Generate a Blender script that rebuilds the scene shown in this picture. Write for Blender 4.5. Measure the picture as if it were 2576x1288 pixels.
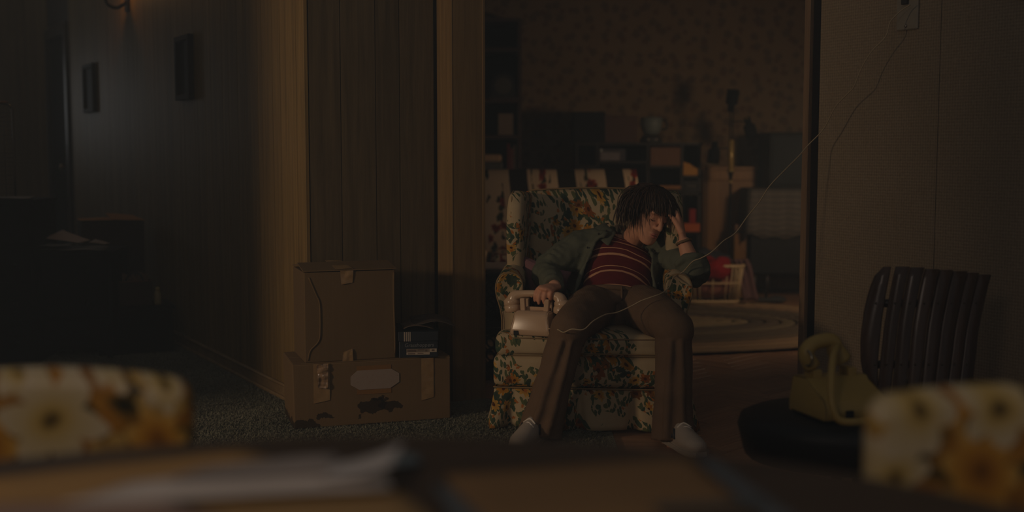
import bpy, bmesh, math, random
import numpy as np
from mathutils import Vector, Matrix, noise as mnoise

random.seed(7)
PI = math.pi
SC = bpy.context.scene
COL = SC.collection
for o in list(bpy.data.objects):
    bpy.data.objects.remove(o)

# ------------------------------------------------------------------ camera
F = 3000.0
CAMZ = 1.13
PITCH = math.atan(264 / F)
cam_d = bpy.data.cameras.new('camera')
cam = bpy.data.objects.new('camera', cam_d)
COL.objects.link(cam)
cam.location = (0, 0, CAMZ)
cam.rotation_euler = (PI / 2 - PITCH, 0, 0)
cam_d.sensor_width = 36
cam_d.lens = F / 2576 * 36
cam_d.dof.use_dof = True
cam_d.dof.focus_distance = 4.85
cam_d.dof.aperture_fstop = 1.3
cam_d.clip_start = 0.05
SC.camera = cam

# ------------------------------------------------------------------ world, exposure
SC.view_settings.view_transform = 'Standard'
SC.view_settings.look = 'None'
SC.view_settings.gamma = 1
SC.view_settings.exposure = 0
SC.view_settings.use_curve_mapping = False
SC.cycles.max_bounces = 5
SC.cycles.diffuse_bounces = 3
SC.cycles.glossy_bounces = 2
SC.cycles.transmission_bounces = 4
SC.cycles.volume_bounces = 0
SC.cycles.use_denoising = True
SC.cycles.sample_clamp_indirect = 2.0
SC.cycles.caustics_reflective = False
SC.cycles.caustics_refractive = False
W = bpy.data.worlds.new('dusk')
SC.world = W
W.use_nodes = True
W.node_tree.nodes['Background'].inputs[0].default_value = (1.0, 0.99, 1.0, 1)
W.node_tree.nodes['Background'].inputs[1].default_value = 0.055


def lamp(name, kind, loc, aim, energy, col, size=0.3, size_y=None, spread=PI, **kw):
    d = bpy.data.lights.new(name, kind)
    d.energy = energy
    d.color = col
    if kind == 'AREA':
        d.shape = 'RECTANGLE'
        d.size = size
        d.size_y = size_y or size
        d.spread = spread
    elif kind in ('POINT', 'SPOT'):
        d.shadow_soft_size = size
    for k, v in kw.items():
        setattr(d, k, v)
    o = bpy.data.objects.new(name, d)
    o.location = loc
    if aim is not None:
        o.rotation_euler = (Vector(aim) - Vector(loc)).to_track_quat('-Z', 'Y').to_euler()
    COL.objects.link(o)
    return o


# the lamp of the room to the left, the lamp over the table, the lamp of the room
# behind and the window at the far end of the hall: all outside the frame
lamp('side_room_lamp', 'AREA', (-3.5, 2.1, 1.52), (0.2, 5.0, 0.75), 34, (1.0, 0.76, 0.52), 0.36, 0.36)
lamp('table_lamp_light', 'AREA', (-0.9, -0.1, 2.15), (-0.1, 1.6, 0.75), 5.0, (1.0, 0.81, 0.66), 0.5, 0.5)
lamp('back_room_lamp', 'AREA', (2.45, 7.0, 1.30), (1.0, 8.7, 0.25), 6.0, (1.0, 0.73, 0.47), 0.25, 0.25, spread=2.7)
lamp('hall_window_light', 'AREA', (-5.2, 10.45, 1.55), (-2.75, 8.25, 1.5), 0.26, (0.92, 0.97, 1.0), 0.3, 0.7, spread=1.1)


# ------------------------------------------------------------------ pixel helpers (photograph frame)
def ray(px, py):
    x = (px - 1288) / F
    y = -(py - 644) / F
    c, s = math.cos(PITCH), math.sin(PITCH)
    return Vector((x, c + y * s, -s + y * c))


def P(px, py, Y):
    d = ray(px, py)
    return Vector((0, 0, CAMZ)) + d * (Y / d.y)


def PZ(px, py, z):
    d = ray(px, py)
    return Vector((0, 0, CAMZ)) + d * ((z - CAMZ) / d.z)


# ------------------------------------------------------------------ material helpers
def s2l(c):
    return tuple(((v / 12.92) if v <= 0.04045 else ((v + 0.055) / 1.055) ** 2.4) for v in c)


class NT:
    def __init__(self, name):
        self.m = bpy.data.materials.new(name)
        self.m.use_nodes = True
        self.t = self.m.node_tree
        self.b = self.t.nodes['Principled BSDF']

    def n(self, typ, _props=None, **ins):
        nd = self.t.nodes.new(typ)
        for k, v in (_props or {}).items():
            setattr(nd, k, v)
        for k, v in ins.items():
            key = int(k[1:]) if k[0] == '_' and k[1:].isdigit() else k.replace('_', ' ')
            self.set(nd.inputs[key], v)
        return nd

    def set(self, sock, v):
        if hasattr(v, 'is_output') or isinstance(v, bpy.types.NodeSocket):
            self.t.links.new(v, sock)
        else:
            if sock.type == 'RGBA' and len(v) == 3:
                v = (*v, 1)
            sock.default_value = v

    def math(self, op, a, b=None, c=None):
        nd = self.t.nodes.new('ShaderNodeMath')
        nd.operation = op
        self.set(nd.inputs[0], a)
        if b is not None:
            self.set(nd.inputs[1], b)
        if c is not None:
            self.set(nd.inputs[2], c)
        return nd.outputs[0]

    def vmath(self, op, a, b=None, out=0):
        nd = self.t.nodes.new('ShaderNodeVectorMath')
        nd.operation = op
        self.set(nd.inputs[0], a)
        if b is not None:
            self.set(nd.inputs[1], b)
        return nd.outputs[out]

    def mix(self, fac, a, b):
        nd = self.t.nodes.new('ShaderNodeMix')
        nd.data_type = 'RGBA'
        self.set(nd.inputs[0], fac)
        self.set(nd.inputs[6], a)
        self.set(nd.inputs[7], b)
        return nd.outputs[2]

    def ramp(self, fac, stops, interp='LINEAR'):
        nd = self.t.nodes.new('ShaderNodeValToRGB')
        nd.color_ramp.interpolation = interp
        els = nd.color_ramp.elements
        while len(els) < len(stops):
            els.new(0.5)
        for e, (p, c) in zip(els, stops):
            e.position = p
            e.color = (*c, 1) if len(c) == 3 else c
        self.set(nd.inputs[0], fac)
        return nd.outputs[0]

    def obj(self):
        return self.t.nodes.new('ShaderNodeTexCoord').outputs['Object']

    def noise(self, vec, scale, detail=3, rough=0.5, out='Fac', dist=0.0):
        nd = self.n('ShaderNodeTexNoise', Vector=vec, Scale=scale, Detail=detail, Roughness=rough, Distortion=dist)
        return nd.outputs[out]

    def stretch(self, vec, s):
        return self.n('ShaderNodeMapping', Vector=vec, Scale=s).outputs[0]

    def bump(self, h, strength=0.3, dist=0.01):
        nd = self.n('ShaderNodeBump', Strength=strength, Distance=dist, Height=h)
        self.t.links.new(nd.outputs[0], self.b.inputs['Normal'])

    def done(self, col=None, rough=0.6, spec=0.3, **kw):
        if col is not None:
            self.set(self.b.inputs['Base Color'], col)
        self.set(self.b.inputs['Roughness'], rough)
        self.set(self.b.inputs['Specular IOR Level'], spec)
        for k, v in kw.items():
            self.set(self.b.inputs[k.replace('_', ' ')], v)
        return self.m


_plain = {}


def plain(r, g, b, rough=0.6, spec=0.3, var=0.15, scale=25, metal=0.0, bump=0.0):
    """plain paint / cloth / plastic with a little mottling; r g b in sRGB 0-255"""
    key = (r, g, b, rough, spec, var, scale, metal, bump)
    if key in _plain:
        return _plain[key]
    t = NT('plain_%d_%d_%d' % (r, g, b))
    c = s2l((r / 255, g / 255, b / 255))
    v = t.obj()
    nz = t.noise(v, scale, 4)
    col = t.mix(nz, tuple(x * (1 - var) for x in c), tuple(min(1, x * (1 + var)) for x in c))
    if bump:
        t.bump(t.noise(v, scale * 4, 3), bump, 0.004)
    _plain[key] = t.done(col, rough, spec, Metallic=metal)
    return _plain[key]


def wood(name, dark, light, axis='Z', scale=1.0, rough=0.45, spec=0.35, bump=0.08):
    t = NT(name)
    v = t.obj()
    info = t.n('ShaderNodeObjectInfo').outputs['Random']
    off = t.n('ShaderNodeCombineXYZ', X=t.math('MULTIPLY', info, 13.0), Y=t.math('MULTIPLY', info, 7.0), Z=t.math('MULTIPLY', info, 31.0))
    v = t.vmath('ADD', v, off.outputs[0])
    s = {'Z': (26, 26, 1.2), 'X': (1.2, 26, 26), 'Y': (26, 1.2, 26)}[axis]
    v2 = t.stretch(v, tuple(k * scale for k in s))
    n1 = t.noise(v2, 1.0, 5, 0.6, dist=0.6)
    n2 = t.noise(t.stretch(v, tuple(k * scale * 5 for k in s)), 1.0, 3, 0.6)
    f = t.math('ADD', t.math('MULTIPLY', n1, 0.7), t.math('MULTIPLY', n2, 0.3))
    col = t.ramp(f, [(0.3, s2l([k / 255 for k in dark])), (0.7, s2l([k / 255 for k in light]))])
    hue = t.math('ADD', 0.88, t.math('MULTIPLY', info, 0.24))
    col = t.vmath('SCALE', col)
    nd = t.t.nodes[-1]
    sc = [x for x in t.t.nodes if x.bl_idname == 'ShaderNodeVectorMath' and x.operation == 'SCALE'][-1]
    t.set(sc.inputs['Scale'], hue)
    t.bump(f, bump, 0.004)
    return t.done(col, rough, spec)


def flower_cells(t, vec, scale, rnd, petals, rad, var=0.25):
    """returns (inside mask, radius 0..1, random colour of the cell)"""
    vo = t.n('ShaderNodeTexVoronoi', {'voronoi_dimensions': '2D', 'feature': 'F1'}, Vector=vec, Scale=scale, Randomness=rnd)
    d = t.vmath('SUBTRACT', vec, vo.outputs['Position'])
    sp = t.n('ShaderNodeSeparateXYZ', Vector=d)
    dist = t.math('MULTIPLY', t.vmath('LENGTH', d, out=1), scale)
    sr = t.n('ShaderNodeSeparateColor', Color=vo.outputs['Color'])
    ang = t.math('ARCTAN2', sp.outputs[1], sp.outputs[0])
    ang = t.math('ADD', t.math('MULTIPLY', ang, petals), t.math('MULTIPLY', sr.outputs[2], 6.28))
    pet = t.math('ABSOLUTE', t.math('COSINE', t.math('MULTIPLY', ang, 0.5)))
    size = t.math('MULTIPLY', rad, t.math('ADD', 1.0 - var, t.math('MULTIPLY', sr.outputs[1], var)))
    rr = t.math('MULTIPLY', size, t.math('ADD', 1.0 - 0.42, t.math('MULTIPLY', pet, 0.42)))
    rel = t.math('DIVIDE', dist, rr)
    inside = t.math('LESS_THAN', rel, 1.0)
    return inside, t.math('DIVIDE', dist, size), sr


def planar(t, kx=0.6, kz=0.5):
    v = t.obj()
    sp = t.n('ShaderNodeSeparateXYZ', Vector=v)
    u = t.math('ADD', sp.outputs[0], t.math('MULTIPLY', sp.outputs[1], kx))
    w = t.math('SUBTRACT', sp.outputs[2], t.math('MULTIPLY', sp.outputs[1], kz))
    return t.n('ShaderNodeCombineXYZ', X=u, Y=w, Z=0.0).outputs[0], v


def floral_fabric():
    t = NT('floral_upholstery')
    vec, v3 = planar(t)
    wob = t.noise(vec, 14, 2, out='Color')
    warp = t.vmath('ADD', vec, t.vmath('MULTIPLY', t.vmath('SUBTRACT', wob, (0.5, 0.5, 0.5)), (0.05, 0.05, 0)))
    cream = s2l((0.75, 0.67, 0.53))
    cream2 = s2l((0.68, 0.59, 0.46))
    base = t.mix(t.noise(v3, 30, 3), cream, cream2)
    cl = t.noise(vec, 4.6, 2, 0.55)
    big = t.math('GREATER_THAN', cl, 0.485)
    wide = t.math('GREATER_THAN', cl, 0.43)
    # leaves: elongated cells
    lv = t.stretch(warp, (1.0, 0.55, 1))
    ins, rel, sr = flower_cells(t, lv, 56, 1.0, 2, 0.54)
    green = t.mix(sr.outputs[0], s2l((0.20, 0.28, 0.22)), s2l((0.38, 0.40, 0.25)))
    col = t.mix(t.math('MULTIPLY', ins, wide), base, green)
    # dark green masses in the middle of each bunch
    vb = t.n('ShaderNodeTexVoronoi', {'voronoi_dimensions': '2D'}, Vector=warp, Scale=30.0)
    mass = t.math('MULTIPLY', t.math('GREATER_THAN', cl, 0.535), t.math('LESS_THAN', vb.outputs['Distance'], 0.40))
    col = t.mix(mass, col, t.mix(vb.outputs['Distance'], s2l((0.18, 0.24, 0.20)), s2l((0.34, 0.36, 0.25))))
    # blossoms
    ins, rel, sr = flower_cells(t, warp, 16, 0.9, 9, 0.50, 0.4)
    pc = t.ramp(sr.outputs[0], [(0.0, s2l((0.82, 0.58, 0.16))), (0.38, s2l((0.64, 0.38, 0.16))), (0.50, s2l((0.88, 0.68, 0.30))), (0.8, s2l((0.55, 0.36, 0.16)))], 'CONSTANT')
    pc = t.mix(t.math('MULTIPLY', rel, 0.5), t.mix(0.6, pc, s2l((0.35, 0.18, 0.07))), pc)
    ctr = t.math('LESS_THAN', rel, 0.26)
    pc = t.mix(ctr, pc, s2l((0.30, 0.15, 0.06)))
    has = t.math('GREATER_THAN', sr.outputs[1], 0.15)
    col = t.mix(t.math('MULTIPLY', t.math('MULTIPLY', ins, big), has), col, pc)
    # small buds
    ins, rel, sr = flower_cells(t, warp, 46, 1.0, 5, 0.36)
    pk = t.math('GREATER_THAN', sr.outputs[2], 0.80)
    col = t.mix(t.math('MULTIPLY', t.math('MULTIPLY', ins, pk), wide), col, s2l((0.66, 0.40, 0.15)))
    t.bump(t.noise(v3, 420, 2), 0.12, 0.002)
    return t.done(col, 0.8, 0.15)


def vinyl_flowers(name, flowers):
    """printed vinyl: a mottled mustard ground and large blooms (x, z, radius, turn, kind) in the chair's own metres"""
    t = NT(name)
    vec, v3 = planar(t)
    warp = t.vmath('ADD', vec, t.vmath('MULTIPLY', t.vmath('SUBTRACT', t.noise(vec, 9, 2, out='Color'), (0.5, 0.5, 0.5)), (0.05, 0.05, 0)))
    col = t.ramp(t.noise(warp, 17, 2), [(0.38, s2l((0.15, 0.15, 0.08))), (0.47, s2l((0.42, 0.32, 0.10))), (0.55, s2l((0.74, 0.50, 0.14))), (0.68, s2l((0.58, 0.36, 0.10)))])
    ins, rel, sr = flower_cells(t, t.vmath('ADD', warp, (0.31, 0.17, 0)), 11.0, 0.8, 6, 0.55, 0.2)
    pc = t.ramp(sr.outputs[0], [(0.0, s2l((0.78, 0.54, 0.16))), (0.5, s2l((0.84, 0.68, 0.36)))], 'CONSTANT')
    pc = t.mix(t.math('MULTIPLY', t.math('SUBTRACT', 1.0, rel), 0.8), pc, s2l((0.48, 0.30, 0.08)))
    col = t.mix(ins, col, pc)
    white = [(0.0, s2l((0.34, 0.27, 0.13))), (0.13, s2l((0.46, 0.36, 0.15))), (0.25, s2l((0.80, 0.66, 0.34))), (0.5, s2l((0.83, 0.73, 0.52))), (1.0, s2l((0.86, 0.78, 0.64)))]
    gold = [(0.0, s2l((0.36, 0.22, 0.06))), (0.2, s2l((0.66, 0.42, 0.10))), (0.6, s2l((0.82, 0.58, 0.18))), (1.0, s2l((0.86, 0.68, 0.34)))]
    for (fx, fz, R, turn, kind) in flowers:
        d = t.vmath('SUBTRACT', warp, (fx, fz, 0))
        sp = t.n('ShaderNodeSeparateXYZ', Vector=d)
        ang = t.math('ADD', t.math('MULTIPLY', t.math('ARCTAN2', sp.outputs[1], sp.outputs[0]), 3.0), turn)
        rr = t.math('MULTIPLY', R, t.math('ADD', 0.60, t.math('MULTIPLY', t.math('ABSOLUTE', t.math('COSINE', ang)), 0.40)))
        dist = t.vmath('LENGTH', d, out=1)
        ins = t.math('LESS_THAN', dist, rr)
        col = t.mix(ins, col, t.ramp(t.math('DIVIDE', dist, R), white if kind == 'w' else gold))
    return t.done(col, 0.38, 0.4)


def sofa_fabric():
    t = NT('striped_flower_sofa')
    vec, v3 = planar(t, 0.0, 0.35)
    sp = t.n('ShaderNodeSeparateXYZ', Vector=vec)
    u = t.math('SUBTRACT', sp.outputs[0], t.math('MULTIPLY', t.math('POWER', t.math('MAXIMUM', sp.outputs[1], 0.01), 2.0), -0.07))
    ph = t.math('FRACT', t.math('ADD', t.math('MULTIPLY', u, 3.05), 0.04))
    band = t.math('LESS_THAN', ph, 0.62)
    base = t.mix(band, t.mix(t.noise(vec, 60, 2), s2l((0.09, 0.08, 0.06)), s2l((0.2, 0.17, 0.12))), s2l((0.86, 0.74, 0.60)))
    warp = t.vmath('ADD', vec, t.vmath('MULTIPLY', t.vmath('SUBTRACT', t.noise(vec, 12, 2, out='Color'), (0.5, 0.5, 0.5)), (0.06, 0.06, 0)))
    mid = t.math('LESS_THAN', t.math('ABSOLUTE', t.math('SUBTRACT', ph, 0.28)), 0.20)
    ins, rel, sr = flower_cells(t, t.stretch(warp, (1, 0.6, 1)), 26, 1.0, 3, 0.5)
    col = t.mix(t.math('MULTIPLY', t.math('MULTIPLY', ins, mid), t.math('GREATER_THAN', sr.outputs[1], 0.35)), base, t.mix(sr.outputs[0], s2l((0.12, 0.14, 0.09)), s2l((0.28, 0.26, 0.14))))
    ins, rel, sr = flower_cells(t, warp, 12, 0.9, 6, 0.42)
    col = t.mix(t.math('MULTIPLY', t.math('MULTIPLY', ins, mid), t.math('GREATER_THAN', sr.outputs[1], 0.35)), col, t.mix(rel, s2l((0.28, 0.07, 0.04)), s2l((0.66, 0.20, 0.11))))
    return t.done(col, 0.85, 0.1)


def wallpaper_motif():
    t = NT('motif_wallpaper')
    v = t.obj()
    sp = t.n('ShaderNodeSeparateXYZ', Vector=v)
    vec = t.n('ShaderNodeCombineXYZ', X=sp.outputs[0], Y=sp.outputs[2], Z=0.0).outputs[0]
    warp = t.vmath('ADD', vec, t.vmath('MULTIPLY', t.vmath('SUBTRACT', t.noise(vec, 20, 2, out='Color'), (0.5, 0.5, 0.5)), (0.03, 0.03, 0)))
    ins, rel, sr = flower_cells(t, warp, 8.5, 0.85, 5, 0.34)
    ins2, rel2, sr2 = flower_cells(t, t.vmath('ADD', warp, (0.07, 0.05, 0)), 7.5, 0.6, 4, 0.22)
    base = t.mix(t.noise(vec, 6, 3), s2l((0.54, 0.44, 0.32)), s2l((0.48, 0.39, 0.28)))
    col = t.mix(ins, base, s2l((0.40, 0.325, 0.245)))
    col = t.mix(ins2, col, s2l((0.42, 0.31, 0.22)))
    return t.done(col, 0.8, 0.1)


def wallpaper_lattice():
    t = NT('woven_wallpaper')
    v = t.obj()
    sp = t.n('ShaderNodeSeparateXYZ', Vector=v)
    al = t.math('SUBTRACT', t.math('MULTIPLY', sp.outputs[0], 0.51), t.math('MULTIPLY', sp.outputs[1], 0.86))
    a = t.math('SINE', t.math('MULTIPLY', t.math('ADD', al, sp.outputs[2]), 260.0))
    b = t.math('SINE', t.math('MULTIPLY', t.math('SUBTRACT', al, sp.outputs[2]), 260.0))
    w = t.math('ADD', 0.5, t.math('MULTIPLY', t.math('MULTIPLY', a, b), 0.5))
    f = t.math('ADD', t.math('MULTIPLY', w, 0.30), t.math('MULTIPLY', t.noise(v, 110, 4, 0.7), 0.7))
    col = t.ramp(f, [(0.25, s2l((0.50, 0.44, 0.36))), (0.75, s2l((0.70, 0.62, 0.51)))])
    col = t.mix(t.math('MULTIPLY', t.noise(v, 2.5, 3), 0.5), col, s2l((0.42, 0.36, 0.26)))
    t.bump(f, 0.15, 0.002)
    return t.done(col, 0.75, 0.2)


def cardboard(name, stains=False, col=(118, 94, 64)):
    t = NT(name)
    v = t.obj()
    c = s2l([k / 255 for k in col])
    n1 = t.noise(v, 5, 4)
    n2 = t.noise(t.stretch(v, (160, 160, 3)), 1, 2)
    f = t.math('ADD', t.math('MULTIPLY', n1, 0.6), t.math('MULTIPLY', n2, 0.4))
    colr = t.mix(f, tuple(k * 0.75 for k in c), tuple(k * 1.2 for k in c))
    if stains:
        wob = t.vmath('ADD', v, t.vmath('MULTIPLY', t.vmath('SUBTRACT', t.noise(v, 22, 4, 0.6, out='Color'), (0.5, 0.5, 0.5)), (0.07, 0.0, 0.07)))
        for (sx, sz, rx, rz) in stains:
            d = t.vmath('SUBTRACT', wob, (sx, 0, sz))
            d = t.vmath('MULTIPLY', d, (1 / rx, 0, 1 / rz))
            m = t.math('LESS_THAN', t.vmath('LENGTH', d, out=1), 1.0)
            colr = t.mix(t.math('MULTIPLY', m, 0.82), colr, s2l((0.10, 0.07, 0.05)))
    t.bump(n2, 0.05, 0.003)
    return t.done(colr, 0.75, 0.2)


def attr_stripes():
    t = NT('striped_knit')
    a = t.n('ShaderNodeAttribute', {'attribute_name': 'along'}).outputs['Fac']
    v = t.obj()
    ph = t.math('FRACT', t.math('DIVIDE', a, 0.094))
    s1 = t.math('LESS_THAN', t.math('ABSOLUTE', t.math('SUBTRACT', ph, 0.30)), 0.055)
    s2 = t.math('LESS_THAN', t.math('ABSOLUTE', t.math('SUBTRACT', ph, 0.62)), 0.028)
    base = t.mix(t.noise(v, 40, 3), s2l((0.36, 0.12, 0.13)), s2l((0.44, 0.17, 0.17)))
    col = t.mix(t.math('ADD', s1, s2), base, s2l((0.80, 0.60, 0.46)))
    t.bump(t.noise(v, 300, 2), 0.15, 0.002)
    return t.done(col, 0.85, 0.1)


def corduroy():
    t = NT('brown_corduroy')
    v = t.obj()
    sp = t.n('ShaderNodeSeparateXYZ', Vector=v)
    w = t.math('SINE', t.math('MULTIPLY', t.math('ADD', sp.outputs[0], t.math('MULTIPLY', sp.outputs[2], 0.15)), 1500.0))
    col = t.mix(t.noise(v, 14, 4), s2l((0.38, 0.30, 0.23)), s2l((0.48, 0.38, 0.29)))
    t.bump(t.math('ADD', t.math('MULTIPLY', w, 0.3), t.noise(v, 30, 3)), 0.18, 0.006)
    return t.done(col, 0.85, 0.12)


def cloth(name, a, b, scale=16, bump=0.25, rough=0.85):
    t = NT(name)
    v = t.obj()
    col = t.mix(t.noise(v, scale, 4), s2l([k / 255 for k in a]), s2l([k / 255 for k in b]))
    h = t.math('ADD', t.noise(v, 22, 3), t.math('MULTIPLY', t.noise(v, 350, 2), 0.15))
    t.bump(h, bump, 0.01)
    return t.done(col, rough, 0.12)


def skin_mat():
    t = NT('skin')
    v = t.obj()
    col = t.mix(t.noise(v, 18, 3), s2l((0.80, 0.56, 0.44)), s2l((0.88, 0.66, 0.53)))
    return t.done(col, 0.55, 0.3, Subsurface_Weight=0.08, Subsurface_Radius=(0.01, 0.004, 0.002))


M = {}
M['panel'] = wood('hall_panelling', (100, 80, 46), (146, 118, 72), rough=0.6, spec=0.2)
M['panel_dark'] = wood('end_panelling', (82, 69, 49), (120, 102, 74), scale=1.3, rough=0.6, spec=0.2)
M['post'] = wood('post_wood', (106, 84, 54), (146, 118, 78), scale=1.2, rough=0.6, spec=0.2)
M['trim'] = wood('trim_wood', (118, 94, 72), (164, 134, 104), rough=0.6, spec=0.2)
M['base'] = wood('baseboard_wood', (118, 94, 62), (158, 130, 90), axis='Y')
M['dark_wood'] = wood('dark_wood', (26, 18, 13), (52, 36, 25), axis='X', rough=0.35)
M['slat'] = wood('slat_wood', (58, 40, 28), (92, 64, 44), rough=0.28, spec=0.5)
M['table'] = wood('table_wood', (58, 46, 36), (80, 64, 50), axis='X', rough=0.4)
M['cabinet'] = wood('cabinet_wood', (120, 80, 36), (160, 112, 54), scale=0.9)
M['parquet'] = wood('parquet_wood', (136, 98, 72), (186, 142, 108), axis='X', scale=1.4, rough=0.4)
M['floral'] = floral_fabric()
M['sofa'] = sofa_fabric()
M['wp_back'] = wallpaper_motif()
M['wp_right'] = wallpaper_lattice()
M['black'] = plain(16, 15, 14, 0.7, 0.2)
M['skin'] = skin_mat()
M['paper'] = plain(226, 212, 200, 0.8, 0.2, 0.05)


# ------------------------------------------------------------------ mesh helpers
def shade(me, smooth):
    me.polygons.foreach_set('use_smooth', [bool(smooth)] * len(me.polygons))


def obj(name, bm, m, parent=None, smooth=False, loc=None):
    me = bpy.data.meshes.new(name)
    bm.to_mesh(me)
    bm.free()
    shade(me, smooth)
    o = bpy.data.objects.new(name, me)
    COL.objects.link(o)
    if m is not None:
        me.materials.append(m)
    if parent is not None:
        o.parent = parent
    if loc is not None:
        o.location = loc
    return o


def obj_me(name, me, m, parent=None, smooth=True):
    shade(me, smooth)
    o = bpy.data.objects.new(name, me)
    COL.objects.link(o)
    me.materials.clear()
    me.materials.append(m)
    if parent is not None:
        o.parent = parent
    return o


def tag(o, label=None, cat=None, group=None, kind=None):
    if label:
        o['label'] = label
    if cat:
        o['category'] = cat
    if group:
        o['group'] = group
    if kind:
        o['kind'] = kind
    return o


def thing(name, label, cat, loc=(0, 0, 0), rz=0, group=None):
    o = bpy.data.objects.new(name, None)
    o.empty_display_size = 0.1
    COL.objects.link(o)
    o.location = loc
    o.rotation_euler = (0, 0, rz)
    return tag(o, label, cat, group)


def copy_tree(o, parent=None):
    c = o.copy()
    COL.objects.link(c)
    if parent is not None:
        c.parent = parent
    for ch in list(o.children):
        copy_tree(ch, c)
    return c


def struct(name, bm, m, parent=None, smooth=False):
    o = obj(name, bm, m, parent, smooth)
    if parent is None:
        o['kind'] = 'structure'
    return o


def add(bm, other):
    """append other bmesh into bm"""
    me = bpy.data.meshes.new('tmp')
    other.to_mesh(me)
    other.free()
    bm.from_mesh(me)
    bpy.data.meshes.remove(me)
    return bm


def box(c, s, bev=0.0, rz=0.0, rot=None, seg=2):
    """box centred at c, size s, bevelled edges"""
    bm = bmesh.new()
    bmesh.ops.create_cube(bm, size=1)
    for v in bm.verts:
        v.co = Vector((v.co.x * s[0], v.co.y * s[1], v.co.z * s[2]))
    if bev:
        bmesh.ops.bevel(bm, geom=list(bm.edges), offset=bev, segments=seg, affect='EDGES', profile=0.5)
    R = rot if rot is not None else Matrix.Rotation(rz, 3, 'Z')
    for v in bm.verts:
        v.co = R @ v.co + Vector(c)
    return bm


def bxx(x0, x1, y0, y1, z0, z1, bev=0.0):
    return box(((x0 + x1) / 2, (y0 + y1) / 2, (z0 + z1) / 2), (abs(x1 - x0), abs(y1 - y0), abs(z1 - z0)), bev)


def prism(poly, z0, z1, bev=0.0):
    """extrude a 2D outline (x,y) from z0 to z1"""
    bm = bmesh.new()
    lo = [bm.verts.new((p[0], p[1], z0)) for p in poly]
    hi = [bm.verts.new((p[0], p[1], z1)) for p in poly]
    n = len(poly)
    bm.faces.new(lo[::-1])
    bm.faces.new(hi)
    for i in range(n):
        bm.faces.new((lo[i], lo[(i + 1) % n], hi[(i + 1) % n], hi[i]))
    bmesh.ops.recalc_face_normals(bm, faces=bm.faces)
    if bev:
        bmesh.ops.bevel(bm, geom=[e for e in bm.edges if abs(e.verts[0].co.z - e.verts[1].co.z) < 1e-6], offset=bev, segments=2, affect='EDGES')
    return bm


def loft(rings, closed=True, cap=True):
    bm = bmesh.new()
    vs = [[bm.verts.new(p) for p in r] for r in rings]
    n = len(rings[0])
    for a, b in zip(vs[:-1], vs[1:]):
        for i in range(n if closed else n - 1):
            j = (i + 1) % n
            bm.faces.new((a[i], a[j], b[j], b[i]))
    if cap and closed:
        bm.faces.new(vs[0][::-1])
        bm.faces.new(vs[-1])
    bmesh.ops.recalc_face_normals(bm, faces=bm.faces)
    return bm


def crom(pts, k=4):
    """Catmull-Rom through points (any dimension, as lists)"""
    pts = [list(p) for p in pts]
    if len(pts) < 3:
        out = []
        for i in range(k + 1):
            f = i / k
            out.append([a + (b - a) * f for a, b in zip(pts[0], pts[-1])])
        return out
    q = [[2 * a - b for a, b in zip(pts[0], pts[1])]] + pts + [[2 * a - b for a, b in zip(pts[-1], pts[-2])]]
    out = []
    for i in range(1, len(q) - 2):
        for j in range(k):
            u = j / k
            out.append([0.5 * (2 * b + (c - a) * u + (2 * a - 5 * b + 4 * c - d) * u * u + (3 * b - a - 3 * c + d) * u ** 3) for a, b, c, d in zip(q[i - 1], q[i], q[i + 1], q[i + 2])])
    out.append(list(q[-2]))
    return out


def tube(pts, rad, n=10, k=4, ref=None, flat=None, cap=True, round_end=False):
    """tube along points; rad scalar or list; flat = list of (a,b) factors on the two cross axes"""
    m = len(pts)
    if not isinstance(rad, (list, tuple)):
        rad = [rad] * m
    fl = flat or [(1, 1)] * m
    data = [list(p) + [r, f[0], f[1]] for p, r, f in zip(pts, rad, fl)]
    if k > 1:
        data = crom(data, k)
    C = [Vector(d[:3]) for d in data]
    rings = []
    up = Vector(ref) if ref is not None else None
    prev = None
    for i, c in enumerate(C):
        t = (C[min(i + 1, len(C) - 1)] - C[max(i - 1, 0)])
        if t.length < 1e-9:
            t = Vector((0, 0, 1))
        t.normalize()
        if prev is None:
            u = up if up is not None else (Vector((0, 0, 1)) if abs(t.z) < 0.9 else Vector((1, 0, 0)))
        else:
            u = prev if up is None else up
        a = u - t * u.dot(t)
        if a.length < 1e-6:
            a = t.orthogonal()
        a.normalize()
        b = t.cross(a)
        prev = a
        r, fa, fb = max(1e-5, data[i][3]), data[i][4], data[i][5]
        rings.append([c + a * (math.cos(2 * PI * j / n) * r * fa) + b * (math.sin(2 * PI * j / n) * r * fb) for j in range(n)])
    if round_end:
        def capring(ring, c, d, rr):
            return [[c + (p - c) * math.cos(x) + d * (rr * math.sin(x)) for p in ring] for x in (0.5, 1.0, 1.4)]
        t1 = (C[-1] - C[-2]).normalized()
        t0 = (C[0] - C[1]).normalized()
        rings = capring(rings[0], C[0], t0, data[0][3] * 0.9)[::-1] + rings + capring(rings[-1], C[-1], t1, data[-1][3] * 0.9)
    return loft(rings, True, cap)


def lathe(prof, n=24, c=(0, 0, 0)):
    """profile of (r, z)"""
    c = Vector(c)
    return loft([[c + Vector((math.cos(2 * PI * i / n) * r, math.sin(2 * PI * i / n) * r, z)) for i in range(n)] for r, z in [(max(r, 1e-4), z) for r, z in prof]])


def ellipsoid(c, r, rot=None, seg=20, rings=12):
    bm = bmesh.new()
    bmesh.ops.create_uvsphere(bm, u_segments=seg, v_segments=rings, radius=1)
    R = rot if rot is not None else Matrix.Identity(3)
    for v in bm.verts:
        v.co = R @ Vector((v.co.x * r[0], v.co.y * r[1], v.co.z * r[2])) + Vector(c)
    return bm


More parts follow.
